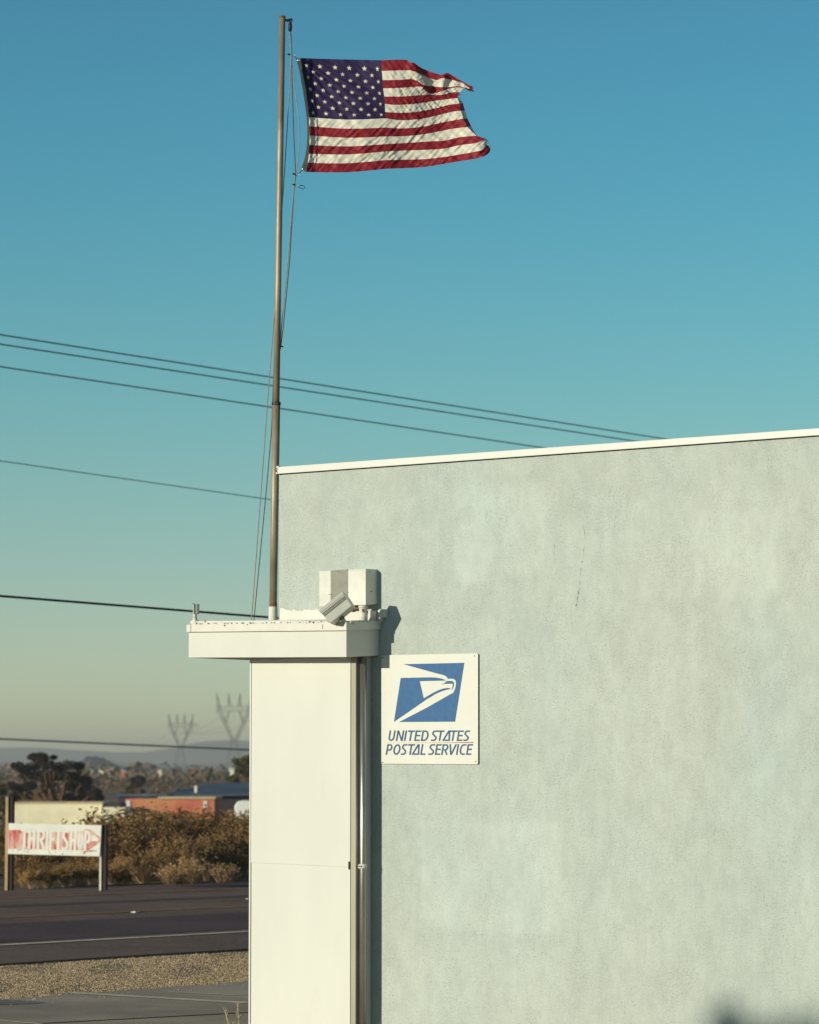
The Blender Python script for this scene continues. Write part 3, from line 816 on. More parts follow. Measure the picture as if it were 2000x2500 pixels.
# halyard
hal = thing('halyard', 'thin slack halyard rope running from the pulley down past the flagpole', 'rope', pp(684, 1510, 0.3))
def rope(pts, mat, r=0.0042):
    m = MB(); m.tube(pts, r, 6); part('rope_strand', m, mat, hal)
back = pp(612, 1613, 0.42)
rope([pp(707.5, 77), pp(709, 95), pp(711, 120), pp(711.5, 136), pp(710, 165), pp(701, 319, 0.02), pp(695, 415, 0.03), pp(689.5, 500, 0.04), pp(681, 650, 0.05), pp(669, 780, 0.05), pp(653, 984, 0.10), pp(639, 1180, 0.2), pp(614, 1515, 0.38), pp(613, 1560, 0.41), pp(612, 1613, 0.42), pp(613.5, 1700, 0.44), pp(616, 1800, 0.46)], M['rope'])
rope([pp(710, 77), pp(711.5, 100), pp(712.5, 136), pp(712.5, 167), pp(717, 319), pp(721.6, 419), pp(722, 428), pp(716.5, 480), pp(707, 640), pp(691.5, 800), pp(686, 843)], M['rope_dark'], 0.0048)
rope([pp(712, 136), pp(714, 167), pp(722, 230), pp(730, 289), pp(732, 340), pp(729, 380), pp(722.5, 424)], M['rope'])
rope([pp(721, 430), pp(715, 490), pp(703, 640), pp(689, 780), pp(684, 843)], M['rope'])
rope([pp(669, 900, 0.045), pp(663, 1054, 0.06), pp(652, 1180, 0.15), pp(620, 1515, 0.36), pp(618, 1560, 0.40), pp(617, 1700, 0.44)], M['rope_dark'])
def snap(p_rope, p_ring, p_end, knob=True, swing=False):
    a, b, c = p_rope, p_ring, p_end
    m = MB()
    if knob: m.tube([a + Vector((-0.018, 0, 0.002)), a, a + Vector((0.01, 0, 0))], [0.003, 0.009, 0.005], 8)
    part('rope_clip', m, M['black_metal'], hal)
    m = MB(); m.ring(b, Vector((0.15, 1, 0.1)), 0.012, 0.0022); part('snap_ring', m, M['steel'], hal, True)
    m = MB()
    d = (c - b).normalized(); s = d.cross(Vector((0, 1, 0))).normalized()
    L = (c - b).length
    if swing:
        pts = [b + d * 0.012, b + d * (L * 0.4) + s * 0.011, b + d * (L * 0.85) + s * 0.014, c, b + d * (L * 0.85) - s * 0.014, b + d * (L * 0.4) - s * 0.011, b + d * 0.012]
        m.tube(pts, 0.003, 6)
    else:
        m.tube([b + d * 0.011, b + d * (L * 0.5), c], [0.003, 0.0045, 0.003], 6)
    part('snap_hook', m, M['steel'] if not swing else M['black_metal'], hal, True)
FD = 0.10
snap(pp(707, 133), pp(716.5, 135), pp(727, 145, FD * 0.5))
snap(pp(719, 425), pp(727, 426), pp(741, 413.5, FD * 0.5))
snap(pp(719, 451), pp(725, 453), pp(744, 459, 0.01), True, True)

# ------------------------------------------------------------------ flag
def z1(p): return (640 + p[0] * 600 / 1725.0, 20 + p[1] * 600 / 1725.0)
def z2(p): return (900 + p[0] * 320 / 1725.0, 40 + p[1] * 320 / 1725.0)
HO = [(270, 350), (277, 409), (284, 468), (296, 527), (306, 587), (314, 646), (321, 706), (326, 765), (329, 828), (331, 893), (331, 960), (327, 1022), (319, 1085), (308, 1150)]
FLY = [
 [(170, 577), (480, 570), (540, 605), (600, 612), (700, 680), (840, 735), (960, 768), (1040, 745), (1130, 795), (1240, 858), (1320, 905), (1345, 935)],
 [(175, 718), (500, 710), (580, 718), (680, 755), (800, 810), (900, 838), (960, 815), (1050, 825), (1150, 850), (1250, 885), (1335, 952)],
 [(185, 838), (400, 835), (560, 825), (640, 850), (710, 895), (800, 915), (950, 930), (1080, 928), (1180, 920), (1300, 948)],
 [(190, 948), (450, 940), (680, 925), (730, 960), (800, 1010), (850, 1018), (960, 985), (1080, 947), (1180, 932), (1252, 948)],
 [(208, 1055), (450, 1053), (700, 1035), (830, 1030), (900, 1035), (1000, 1025), (1100, 1000), (1200, 998)],
 [(215, 1150), (350, 1165), (560, 1155), (700, 1140), (850, 1115), (1000, 1095), (1170, 1075)],
 [(218, 1258), (400, 1268), (560, 1262), (700, 1245), (900, 1205), (1050, 1165), (1195, 1148)],
 [(230, 1342), (400, 1365), (560, 1362), (720, 1345), (900, 1305), (1080, 1260), (1215, 1240)],
 [(233, 1462), (400, 1473), (560, 1468), (750, 1445), (950, 1400), (1245, 1345)],
 [(236, 1580), (450, 1578), (700, 1555), (900, 1520), (1100, 1480), (1300, 1455)],
 [(238, 1680), (500, 1665), (800, 1645), (1000, 1635), (1200, 1590), (1415, 1570)],
 [(240, 1777), (500, 1765), (800, 1755), (1000, 1740), (1200, 1695), (1400, 1670), (1480, 1640), (1545, 1612)],
 [(240, 1890), (700, 1880), (950, 1855), (1150, 1825), (1350, 1790), (1500, 1755), (1555, 1690)],
 [(240, 2006), (700, 1985), (1000, 1940), (1300, 1890), (1430, 1870), (1530, 1835), (1590, 1790), (1605, 1740)]]
def resample(poly, f):
    P = [Vector(p) for p in poly]; d = [0]
    for i in range(len(P) - 1): d.append(d[-1] + (P[i + 1] - P[i]).length)
    t = f * d[-1]
    for i in range(len(P) - 1):
        if t <= d[i + 1] + 1e-9:
            k = (t - d[i]) / max(1e-9, d[i + 1] - d[i])
            # smooth (Catmull-Rom) through the measured points
            p0, p1, p2, p3 = P[max(i - 1, 0)], P[i], P[i + 1], P[min(i + 2, len(P) - 1)]
            return 0.5 * ((2 * p1) + (p2 - p0) * k + (2 * p0 - 5 * p1 + 4 * p2 - p3) * k * k + (3 * p1 - p0 - 3 * p2 + p3) * k ** 3)
    return P[-1]
CAN_U = 0.4
bound = []
for v in range(14):
    h = Vector(z1(HO[v])); fl_ = [z2(p) for p in FLY[v]]
    c0 = Vector(fl_[0])
    # first part sags a little between hoist and canton edge
    mid = h.lerp(c0, 0.5) + Vector((0, (2.5 if v < 7 else 4.5) - (2 if v == 0 else 0)))
    bound.append(([tuple(h), tuple(mid), tuple(c0)], fl_))
def flag2d(u, v):
    i = min(12, int(v)); f = v - i
    def b(k):
        return resample(bound[k][0], u / CAN_U) if u <= CAN_U else resample(bound[k][1], (u - CAN_U) / (1 - CAN_U))
    return b(i).lerp(b(i + 1), f)
def nz3(a, b, c): return mnoise.noise(Vector((a, b, c)))
def ridge(p, a, b, w, amp, sharp=1.0):
    a, b = Vector(a), Vector(b); d = b - a; L = d.length; d /= L
    q = p - a; s = q.dot(d) / L; e = q.x * d.y - q.y * d.x
    k = max(0.0, min(1.0, min(s, 1 - s) * 4 + 0.25)) if -0.06 < s < 1.06 else 0.0
    return amp * k * math.exp(-(e / w) ** 2)
def fdepth(p, u, v):
    """metres away from the camera, relative to the pole"""
    x, y = p.x - 735, p.y - 145
    d = FD + 0.02 * u
    d += 0.038 * math.sin(x / 55.0 + y / 130.0 + 0.6) * (0.25 + u)
    d += 0.010 * math.sin(x / 23.0 - y / 45.0 + 2.0) * min(1, u * 2)
    # tension wrinkles from the top corner across the canton
    ang = math.atan2(y + 6, x + 6); rr_ = math.hypot(x, y)
    if u < 0.5:
        k = math.exp(-((ang - 0.62) / 0.34) ** 2) * min(1, rr_ / 50.0) * max(0, 1 - u / 0.5)
        d += 0.030 * nz3(ang * 13, rr_ / 160.0, 3.1) * k
    # slanting wrinkles: stretched creases, steeper in the lower stripes, zigzag where the seams pucker
    k = sstep(6.4, 8.2, v)
    a_, b_ = x + y * 1.05, x - y
    d += k * 0.012 * nz3(a_ / 9.0, b_ / 60.0, 0.0) + k * 0.0075 * nz3(a_ / 4.6, b_ / 38.0, 5.0)
    q_ = (1 - k) * sstep(CAN_U - 0.02, 0.5, u)
    d += q_ * (0.010 * nz3((x - y) / 8.0, (x + y) / 26.0, 9.0) + 0.006 * nz3((x + y * 1.2) / 5.0, (x - y) / 22.0, 13.0))
    d += 0.009 * nz3((x * 0.6 - y) / 11.0, (x + y * .6) / 45.0, 17.0)
    sv = v - math.floor(v)
    d += 0.004 * math.exp(-(min(sv, 1 - sv) / 0.13) ** 2) * nz3(x / 4.0, v, 21.0)
    # the fold running down from the top edge, and the dog ear
    P2 = lambda a, b: z2((a, b))
    d -= ridge(p, P2(520, 560), P2(800, 1010), 15, 0.040)
    d += ridge(p, P2(700, 660), P2(900, 1030), 14, 0.022)
    d -= ridge(p, P2(1000, 720), P2(960, 1030), 11, 0.022)
    d += ridge(p, P2(1100, 790), P2(1010, 960), 10, 0.016)
    d += 0.12 * max(0, u - 0.90) ** 1.0 * (1 if v < 4.2 else 0.3)
    # lower fly corner curls
    if v > 9: d += 0.9 * max(0, u - 0.93) ** 1.3 * 3 * (v - 9) / 4
    return d
def fpt(u, v, lift=0.0):
    p = flag2d(u, v)
    return at(p.x, p.y, pole_d + fdepth(p, u, v) - lift)
us_c = [CAN_U * i / 70 for i in range(71)]
us_f = [CAN_U + (1 - CAN_U) * i / 110 for i in range(111)]
fo = pp(735, 400, FD)
flag = thing('flag', 'weathered American flag with frayed corner blowing to the right from the pole', 'flag', fo)
def cloth(name, us, v0, v1, nv, mat):
    m = MB(); nu = len(us)
    for j in range(nv + 1):
        v = v0 + (v1 - v0) * j / nv
        for u in us: m.v.append(tuple(fpt(u, v)))
    for j in range(nv):
        for i in range(nu - 1):
            m.f.append((j * nu + i, (j + 1) * nu + i, (j + 1) * nu + i + 1, j * nu + i + 1)); m.m.append(0)
    return part(name, m, mat, flag, True)
for s in range(13):
    mt = M['flag_red'] if s % 2 == 0 else M['flag_white']
    us = us_f if s < 7 else us_c[:-1] + us_f
    o = cloth('stripe', us, s, s + 1, 8, mt)
canton = cloth('canton', us_c, 0, 7, 56, M['flag_blue'])
for r_ in range(9):
    for c_ in range(6 if r_ % 2 == 0 else 5):
        u0 = CAN_U * ((1.0 if r_ % 2 == 0 else 2.0) + 2 * c_) / 12.0
        u0 = 0.006 + u0 * 0.985; v0 = 7 * (r_ + 1) / 10.0 + 0.12
        m = MB(); vs = [fpt(u0, v0, 0.006)]
        for k in range(10):
            rr_ = 1.0 if k % 2 == 0 else 0.37
            a = R(36 * k)
            vs.append(fpt(u0 + rr_ * 0.0128 * math.sin(a), v0 - rr_ * 0.285 * math.cos(a), 0.005))
        m.add(vs, [(0, 1 + (k + 1) % 10, 1 + k) for k in range(10)])
        part('star', m, M['star'], canton)
# heading and grommets
HL = [(240, 355), (252, 400), (264, 450), (276, 520), (289, 595), (298, 650), (306, 710), (315, 790), (318, 850), (317, 910), (312, 980), (302, 1040), (289, 1085), (275, 1130)]
m = MB()
for k in range(14):
    l, r_ = z1(HL[k]), z1(HO[k])
    pr = fpt(0.004, min(13, k)); pl = at(l[0], l[1], pole_d + FD * 0.6 + 0.008 * math.sin(k * 1.9))
    m.v += [tuple(pl), tuple(pr + Vector((0, -0.003, 0)))]
for k in range(13): m.f.append((2 * k, 2 * k + 2, 2 * k + 3, 2 * k + 1)); m.m.append(0)
part('heading', m, M['canvas'], flag, True)
m = MB(); m.ring(pp(729, 147, FD * 0.6 - 0.006), (0, 1, 0), 0.007, 0.003); part('grommet', m, M['steel'], flag)
m = MB(); m.ring(pp(741, 412, FD * 0.6 - 0.006), (0, 1, 0), 0.007, 0.003); part('grommet', m, M['steel'], flag)
# the fly hem curled round, seen from behind
HEM = {5: (1186, 1072), 6: (1242, 1138), 7: (1268, 1235), 8: (1302, 1345), 9: (1348, 1440), 10: (1418, 1566)}
for s in range(5, 10):
    m = MB(); nn = 5
    for j in range(nn + 1):
        f = j / nn; e = fpt(1.0, s + f); o_ = Vector(z2(HEM[s])).lerp(Vector(z2(HEM[s + 1])), f)
        q = at(o_.x, o_.y, e.y + 0.11); h = e.lerp(q, 0.55) + Vector((0.006, 0.012, 0))
        m.v += [tuple(e), tuple(h), tuple(q)]
    for j in range(nn):
        for i in range(2): m.f.append((3 * j + i, 3 * j + 3 + i, 3 * j + 4 + i, 3 * j + 1 + i)); m.m.append(0)
    part('fly_hem', m, M['flag_red'] if s % 2 == 0 else M['flag_white'], flag, True)
# frayed threads on the upper fly corner
m = MB(); rr = random.Random(21)
for i in range(26):
    f = rr.uniform(0, 1); a = Vector(z2((1320, 905))).lerp(Vector(z2((1335, 960))), f)
    b_ = a + Vector((rr.uniform(2, 11), rr.uniform(0, 8)))
    e = fpt(1.0, f * 1.2)
    pa, pb_ = at(a.x, a.y, e.y), at(b_.x, b_.y, e.y + rr.uniform(-0.02, 0.03))
    m.tube([pa, pa.lerp(pb_, .5) + Vector((0, 0, rr.uniform(-.004, .004))), pb_], 0.0016, 4, False)
for i in range(40):
    v = rr.uniform(4.2, 12.8); e = fpt(1.0, v)
    q = e + Vector((rr.uniform(.004, .028), rr.uniform(-.01, .03), rr.uniform(-.02, .012)))
    m.tube([e, e.lerp(q, .5) + Vector((0, 0, rr.uniform(-.006, .006))), q], 0.0013, 4, False)
part('frayed_thread', m, M['flag_red'], flag, kind='stuff')
# dark folded underside of the dog ear
m = MB()
ul = [(1180, 925), (1255, 945), (1310, 972), (1345, 990)]; uu = [(1180, 915), (1260, 928), (1310, 945), (1340, 950)]
for a, b_ in zip(ul, uu):
    pa, pb_ = z2(a), z2(b_); dd = pole_d + FD + 0.09
    m.v += [tuple(at(pa[0], pa[1], dd + 0.05)), tuple(at(pb_[0], pb_[1], dd))]
for k in range(3): m.f.append((2 * k, 2 * k + 2, 2 * k + 3, 2 * k + 1)); m.m.append(0)
part('folded_corner', m, M['flag_red'], flag, True)

# ------------------------------------------------------------------ things on the canopy
# folded sheet-metal shroud
ts = [0.20, 0.22, 0.13, 0.145, 0.0]
pxs = [780, 807, 850, 893, 922]
top = [1394, 1393, 1390, 1388.5, 1390]; bot = [1480.5, 1480, 1478, 1477, 1475]
tb = [wall(pxs[i], top[i], ts[i]) for i in range(5)]; bb = [wall(pxs[i], bot[i], ts[i]) for i in range(5)]
sh = thing('lamp_shroud', 'white folded sheet-metal lamp shroud mounted on the wall above the canopy', 'lamp shroud', (bb[2].x, 0, bb[2].z), 'w')
nm = ['side_panel', 'inner_panel', 'front_panel', 'end_panel']
for i in range(4):
    a, b_, c, d = bb[i], bb[i + 1], tb[i + 1], tb[i]
    nn = Vector((b_.x - a.x, b_.y - a.y, 0)); nn = Vector((-nn.y, nn.x, 0)).normalized() * 0.004
    m = MB(); m.hexa([a, b_, b_ + nn, a + nn, d, c, c + nn, d + nn])
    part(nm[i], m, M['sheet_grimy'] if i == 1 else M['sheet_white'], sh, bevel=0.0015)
poly = [(p.x, p.y) for p in tb] + [(tb[0].x, -0.001)]
m = MB(); m.prism(poly, [p.z - 0.012 for p in tb] + [tb[0].z - 0.012], [p.z - 0.006 for p in tb] + [tb[0].z - 0.006]); part('lid', m, M['sheet_white'], sh)
m = MB(); m.box(tb[0].x, tb[0].x + 0.004, tb[0].y, -0.001, bb[0].z, tb[0].z - 0.012); part('side_panel', m, M['sheet_white'], sh)
m = MB()
for (px, py, t) in ((804.5, 1451, 0.222), (809, 1452, 0.218), (850.5, 1446, 0.132), (902, 1396, 0.10), (907, 1444, 0.08), (849, 1391, 0.133)):
    c = wall(px, py, t); m.tube([(c.x, -t - 0.004, c.z), (c.x, -t + 0.008, c.z)], 0.003, 8)
part('rivet', m, M['black_metal'], sh, kind='stuff')
# stub support under the shroud
c0 = wall(887, 1511, 0.11); c1 = wall(887, 1480, 0.11)
st = thing('support_stub', 'short chipped white pipe stub carrying the metal shroud', 'pipe', (c0.x, -0.11, c0.z), 'w')
m = MB(); m.tube([(c0.x, -0.11, ztop_can(c0.x, 0.11) - 0.01), (c0.x, -0.11, c1.z - 0.012)], 0.032, 16); part('stub', m, M['white_old'], st, True)
m = MB(); m.tube([(c0.x, -0.11, c1.z - 0.014), (c0.x, -0.11, c1.z + 0.004)], 0.037, 16); part('collar', m, M['white_old'], st, True)
m = MB(); m.box(c0.x + 0.03, c0.x + 0.062, -0.10, -0.03, ztop_can(c0.x, 0.1) - 0.008, c1.z - 0.035); part('side_block', m, M['white_old'], st)
m = MB(); cc = wall(886, 1491, 0.144); m.tube([(cc.x, -0.1445, cc.z - 0.012), (cc.x, -0.1445, cc.z + 0.014)], [0.004, 0.007], 6); part('rust_spot', m, M['rust'], st)
m = MB(); m.box(wall(846, 1490, 0.05).x, wall(880, 1490, 0.05).x, -0.06, -0.02, wall(846, 1488, .05).z, wall(846, 1482, .05).z); part('rusty_bracket', m, M['rust'], st)

# tilted floodlight
TLf = 0.53
lc = world_of(wall(818, 1482, TLf))
Dl = lc.y
A_, B_, C_, D_ = (836.1, 1443.8), (859, 1478.5), (806.3, 1521.9), (776.9, 1489.8)
dep = {}
def lampface(p, k=0.0):
    # the face leans a little: its lower right is nearer
    f = ((p[0] - 818) * 0.55 + (p[1] - 1482) * 0.35) / 60.0
    return at(p[0], p[1], Dl - 0.012 * f + k)
bdir = Vector((0.25, 0.93, -0.10)).normalized() * 0.12
kn = ztop_can(wall(838, 1512, 0.40).x, 0.40)
kb = world_of(Vector((wall(838, 1512, 0.40).x, -0.38, kn)))
fl = thing('flood_light', 'tilted grey box floodlight with a slotted vent strip on the canopy edge', 'floodlight', kb)
F = [lampface(q) for q in (D_, C_, B_, A_)]
m = MB(); Bk = [q + bdir for q in F]
m.hexa([F[0], F[1], Bk[1], Bk[0], F[3], F[2], Bk[2], Bk[3]])
hs = part('housing', m, M['lamp_grey'], fl, bevel=0.004)
def on_face(a, b_):     # a along D->A, b across from the top edge A/D to B/C
    return (F[0].lerp(F[3], a)).lerp(F[1].lerp(F[2], a), b_)
fn = (F[1] - F[0]).cross(F[3] - F[0]).normalized()
if fn.y > 0: fn = -fn
m = MB()
q = [on_face(0.0, 0.20), on_face(1.0, 0.20), on_face(1.0, 0.225), on_face(0.0, 0.225)]
m.add([p + fn * 0.0012 for p in q], [(0, 1, 2, 3)]); part('lid_seam', m, M['channel'], fl)
for i in range(18):
    a = 0.05 + i * 0.053
    w_ = 0.016
    m = MB()
    q = [on_face(a - w_, 0.29), on_face(a + w_, 0.29), on_face(a + w_, 0.505), on_face(a - w_, 0.505)]
    m.add([p + fn * 0.0015 for p in q] + [p - fn * 0.004 for p in q], [(0, 1, 2, 3), (0, 4, 5, 1), (1, 5, 6, 2), (2, 6, 7, 3), (3, 7, 4, 0)]); part('vent_slot', m, M['black_metal'], fl)
m = MB(); q = [on_face(0.02, 0.395), on_face(0.97, 0.395), on_face(0.97, 0.42), on_face(0.02, 0.42)]
m.add([p + fn * 0.0024 for p in q], [(0, 1, 2, 3)]); part('vent_rib', m, M['lamp_grey'], fl)
m = MB(); kc = at(834, 1508, Dl + 0.06); m.tube([kc + Vector((-0.012, 0, 0.02)), kc], [0.02, 0.024], 12); m.tube([kc, Vector((kb.x, kb.y, kn - 0.01))], [0.022, 0.018], 12)
part('knuckle', m, M['lamp_grey'], fl, True)
m = MB(); m.ring(kc + Vector((0.004, -0.024, 0)), (0.2, 1, 0), 0.012, 0.004); part('knuckle_bolt', m, M['black_metal'], fl)

# photocell on a conduit along the canopy edge
tq = tcap - 0.045
pz = lambda a: ztop_can(a, tq) + 0.012
xl, xr = wall(470, 1515, tq).x, wall(803, 1510, tq).x
cd = thing('photocell_conduit', 'white conduit along the canopy top with a small box sensor on its end', 'conduit', (xl, -tq, ztop_can(xl, tq)), 'w')
m = MB(); m.tube([(xl, -tq, pz(xl) + 0.004), (xl + (xr - xl) * .25, -tq, pz(xl + (xr - xl) * .25) + 0.003), (xl + (xr - xl) * .6, -tq, pz(xl + (xr - xl) * .6)), (xr, -tq, pz(xr) - 0.002)], 0.0125, 10); part('pipe', m, M['white_old'], cd, True)
xp = wall(476, 1505, tq).x
m = MB(); m.tube([(xp, -tq, ztop_can(xp, tq) - 0.004), (xp, -tq, wall(476, 1509, tq).z)], 0.020, 12); m.tube([(xp - 0.035, -tq, pz(xp) + 0.004), (xp + 0.032, -tq, pz(xp) + 0.004)], 0.019, 12); part('tee_fitting', m, M['white_old'], cd, True)
m = MB(); m.tube([(xp, -tq, wall(476, 1510, tq).z), (xp, -tq, wall(476, 1497, tq).z)], 0.0165, 12); part('neck', m, M['lamp_grey'], cd, True)
bl, br = wall(469.5, 1500, tq + .02).x, wall(487, 1500, tq - .02).x; zb, zt2 = wall(476, 1499, tq).z, wall(476, 1474.5, tq).z
m = MB(); mid = bl + 0.026
m.prism([(mid, -tq - 0.034), (br - 0.012, -tq - 0.02), (br, -tq + 0.0), (br - 0.008, -tq + 0.03), (bl + 0.006, -tq + 0.03), (bl, -tq - 0.012)], zb, zt2); part('sensor_box', m, M['lamp_grey'], cd, bevel=0.003)
m = MB(); m.box(mid - 0.010, mid - 0.003, -tq - 0.034, -tq - 0.02, zt2 - 0.006, zt2 + 0.002); part('sensor_eye', m, M['black_metal'], cd)

# ------------------------------------------------------------------ overhead wires
def wire(name, p0, p1, d0, d1, r, label, mat='wire', sag=0.0, ext0=2.5, ext1=2.5, group=None):
    a, b = at(p0[0], p0[1], d0), at(p1[0], p1[1], d1)
    m = MB(); pts = []
    e0, e1 = a - (b - a) * ext0, b + (b - a) * ext1
    for i in range(25):
        f = i / 24; q = e0.lerp(e1, f); q.z -= sag * 4 * f * (1 - f) - 0
        pts.append(q)
    m.tube(pts, r, 6)
    return solo(name, m, M[mat], True, label=label, cat='power line', group=group)
def road_depth(px0, d0, px1):
    """depth at px1 of a line parallel to the road that is d0 deep at px0"""
    x0 = (px0 - 1000) / FPX * d0; k = (px1 - 1000) / FPX
    s = (k * d0 - x0) / (RD.x - k * RD.y); return d0 + s * RD.y
def road_wire(p0, p1, d0, r, label, **kw):
    return wire('power_line', p0, p1, d0, road_depth(p0[0], d0, p1[0]), r, label, **kw)
road_wire((0, 817), (1600, 1068), 72, 0.016, 'topmost thin power line of the three crossing the sky behind the flagpole')
road_wire((0, 840), (1530, 1074), 72, 0.016, 'middle power line of the three crossing the sky behind the flagpole')
road_wire((0, 895), (1310, 1091), 74, 0.016, 'lowest power line of the three crossing the sky behind the flagpole')
road_wire((0, 1125), (655, 1219), 74, 0.011, 'single faint twisted cable crossing the sky well above the canopy', mat='wire_far')
road_wire((0, 1455), (655, 1507), 50, 0.020, 'thick black cable sagging low behind the canopy sensor box')
road_wire((0, 1804), (612, 1831), 190, 0.055, 'low dark cable crossing in front of the distant hills', mat='wire_far')

# ------------------------------------------------------------------ thrift shop sign
pL = ground(24, 2176)
_k = (258 - 1000) / FPX; _a = R(-8)
_L = (_k * pL.y - pL.x) / (math.cos(_a) - _k * math.sin(_a))
pR = pL + Vector((math.cos(_a), math.sin(_a), 0)) * _L
ax = (pR - pL); TW = ax.length; ang = math.atan2(ax.y, ax.x)
tsg = thing('roadside_sign', 'hand-painted white board reading THRIFT SHOP with a red arrow on roadside posts', 'sign', (pL.x, pL.y, gz(pL.x, pL.y)), '0', ang)
sx = TW / (258 - 24.0)             # metres per photo pixel along the sign
szm = pL.y / FPX                   # metres per photo pixel upwards
def tz(py, px): return (2176 - 9 * (px - 24) / 234.0 - py) * (pL.y + (pR.y - pL.y) * (px - 24) / 234.0) / FPX
m = MB(); m.box(-0.085, -0.035, -0.03, 0.03, -0.3, tz(1948, 15)); part('post', m, M['wood_tan'], tsg)
m = MB(); m.box(-0.032, 0.036, 0.0, 0.16, -0.3, tz(1948, 24)); part('post', m, M['post_shade'], tsg)  # dark box painted as the shaded side of the tan post
m = MB(); m.box(TW - 0.08, TW - 0.045, -0.025, 0.03, -0.3, tz(2010, 252)); part('post', m, M['wood_white'], tsg)
m = MB(); m.box(TW - 0.035, TW + 0.035, 0.0, 0.16, -0.3, tz(2006, 260)); part('post', m, M['post_shade'], tsg)  # dark box painted as the shaded side of the white post
bx0, bx1 = -0.03, TW - 0.04
def TPt(X, Y, t=0.0):   # from the enlarged photograph (1725 px = 320 px), face of the board
    px, py = X * 320 / 1725.0, 1920 + Y * 320 / 1725.0
    return Vector(((px - 24) * sx, -0.052 - t, tz(py, px)))
b4 = [TPt(108, 893), TPt(1340, 872), TPt(1362, 465), TPt(115, 492)]
m = MB(); m.hexa([b4[0], b4[1], b4[1] + Vector((0, .02, 0)), b4[0] + Vector((0, .02, 0)), b4[3], b4[2], b4[2] + Vector((0, .02, 0)), b4[3] + Vector((0, .02, 0))]); part('board', m, M['board'], tsg)
m = MB(); m.box(bx0, bx1, -0.033, 0.0, b4[0].z + 0.1, b4[0].z + 0.16); part('batten', m, M['wood_tan'], tsg)
part('red_arrow', flat_poly([(118, 580), (265, 575), (330, 610), (1120, 555), (1150, 520), (1225, 530), (1340, 620), (1345, 680), (1125, 855), (1120, 800), (700, 812), (300, 815), (115, 830)], 0.002, TPt), M['faded_red'], tsg)
part('arrow_highlight', flat_poly([(1232, 590), (1325, 640), (1325, 668), (1225, 685)], 0.004, TPt), M['board'], tsg)
tl = [('T', 285, 80), ('H', 375, 100), ('R', 492, 110), ('I', 612, 34), ('F', 655, 85), ('T', 735, 90), ('S', 830, 92), ('H', 930, 95), ('O', 1035, 80), ('P', 1122, 92)]
part('lettering', letters(tl, 812, 545, 36, 0.04, TPt, 0.004), M['board'], tsg)
part('dark_scribble', flat_poly([(1180, 822), (1215, 800), (1305, 798), (1300, 804), (1225, 812)], 0.004, TPt), M['black_metal'], tsg)
m = MB(); rr = random.Random(9)
for i in range(16):
    x = rr.choice((rr.uniform(150, 400), rr.uniform(620, 860))); y = rr.uniform(815, 860); w_ = rr.uniform(10, 45)
    q = [TPt(x, y, .0035), TPt(x + w_, y - 2, .0035), TPt(x + w_, y + 6, .0035), TPt(x, y + 8, .0035)]; m.add(q, [(3, 2, 1, 0)])
part('peeled_paint', m, M['channel'], tsg, kind='stuff')

# ------------------------------------------------------------------ vegetation
def bush_mesh(seed, h, w, nst, nlf, leaf, mats, twig_r=0.007, up=0.5):
    r = random.Random(seed); m = MB()
    for i in range(nst):
        a = r.uniform(0, 2 * math.pi); sp = r.uniform(0.1, 1.0) ** 0.7
        hh = h * r.uniform(0.6, 1.0) * (1 - 0.25 * sp)
        end = Vector((math.cos(a) * w / 2 * sp, math.sin(a) * w / 2 * sp, hh))
        st_ = Vector((math.cos(a) * 0.12 * w * r.random(), math.sin(a) * 0.12 * w * r.random(), -0.03))
        md_ = st_.lerp(end, 0.5) + Vector((r.uniform(-.08, .08), r.uniform(-.08, .08), 0.10 * h))
        m.tube([st_, md_, end], [twig_r, twig_r * .7, twig_r * .35], 3, False, 0)
        for k in range(nlf):
            f = r.uniform(0.22, 1.05) ** up
            c = (st_.lerp(md_, f * 2) if f < 0.5 else md_.lerp(end, f * 2 - 1)) + Vector((r.gauss(0, .052), r.gauss(0, .052), r.gauss(0, .05))) * (h / 1.3)
            if c.z < 0.02: continue
            d1 = Vector((r.gauss(0, 1), r.gauss(0, 1), r.gauss(0, 1))).normalized()
            d2 = d1.orthogonal().normalized()
            s = leaf * r.uniform(0.6, 1.4)
            m.add([c - d1 * s, c + d2 * s * 0.5, c + d1 * s, c - d2 * s * 0.5], [(0, 1, 2, 3)], 1 if r.random() > 0.12 else 0)
    return m.data('bush', mats)
BU = [bush_mesh(100 + i, 1.35, 1.9, 60, 40, 0.036, [M['twig'], M['bush_leaf']]) for i in range(4)]
BG = bush_mesh(140, 0.8, 1.1, 36, 34, 0.030, [M['twig'], M['bush_green']])
BD = bush_mesh(150, 0.75, 1.1, 120, 6, 0.022, [M['dry'], M['dry']], 0.006)
BD2 = bush_mesh(151, 0.55, 0.9, 90, 5, 0.02, [M['twig'], M['dry']], 0.006)
def put(name, me, loc, s, rz, label, cat, group, sz=1.0):
    o = bpy.data.objects.new(name, me); COL.objects.link(o)
    o.location = loc; o.scale = (s, s, s * sz); o.rotation_euler = (0, 0, rz)
    return tag(o, label, cat, group)
rr = random.Random(31)
def bush_label(px, row):
    if px < 0: return 'brown desert bush past the tan roadside post', 'bushes past the tan post'
    if px > 640: return 'brown desert bush on the far verge behind the white column', 'bushes hidden by the column'
    where = 'behind the THRIFT SHOP board' if px < 255 else ('before the salmon building' if px < 480 else 'beside the white column')
    depth = ('front of the scrub', 'middle of the scrub', 'back of the scrub')[0 if row < 2 else 1 if row < 5 else 2]
    return 'brown desert bush %s, %s' % (where, depth), 'scrub bushes ' + where
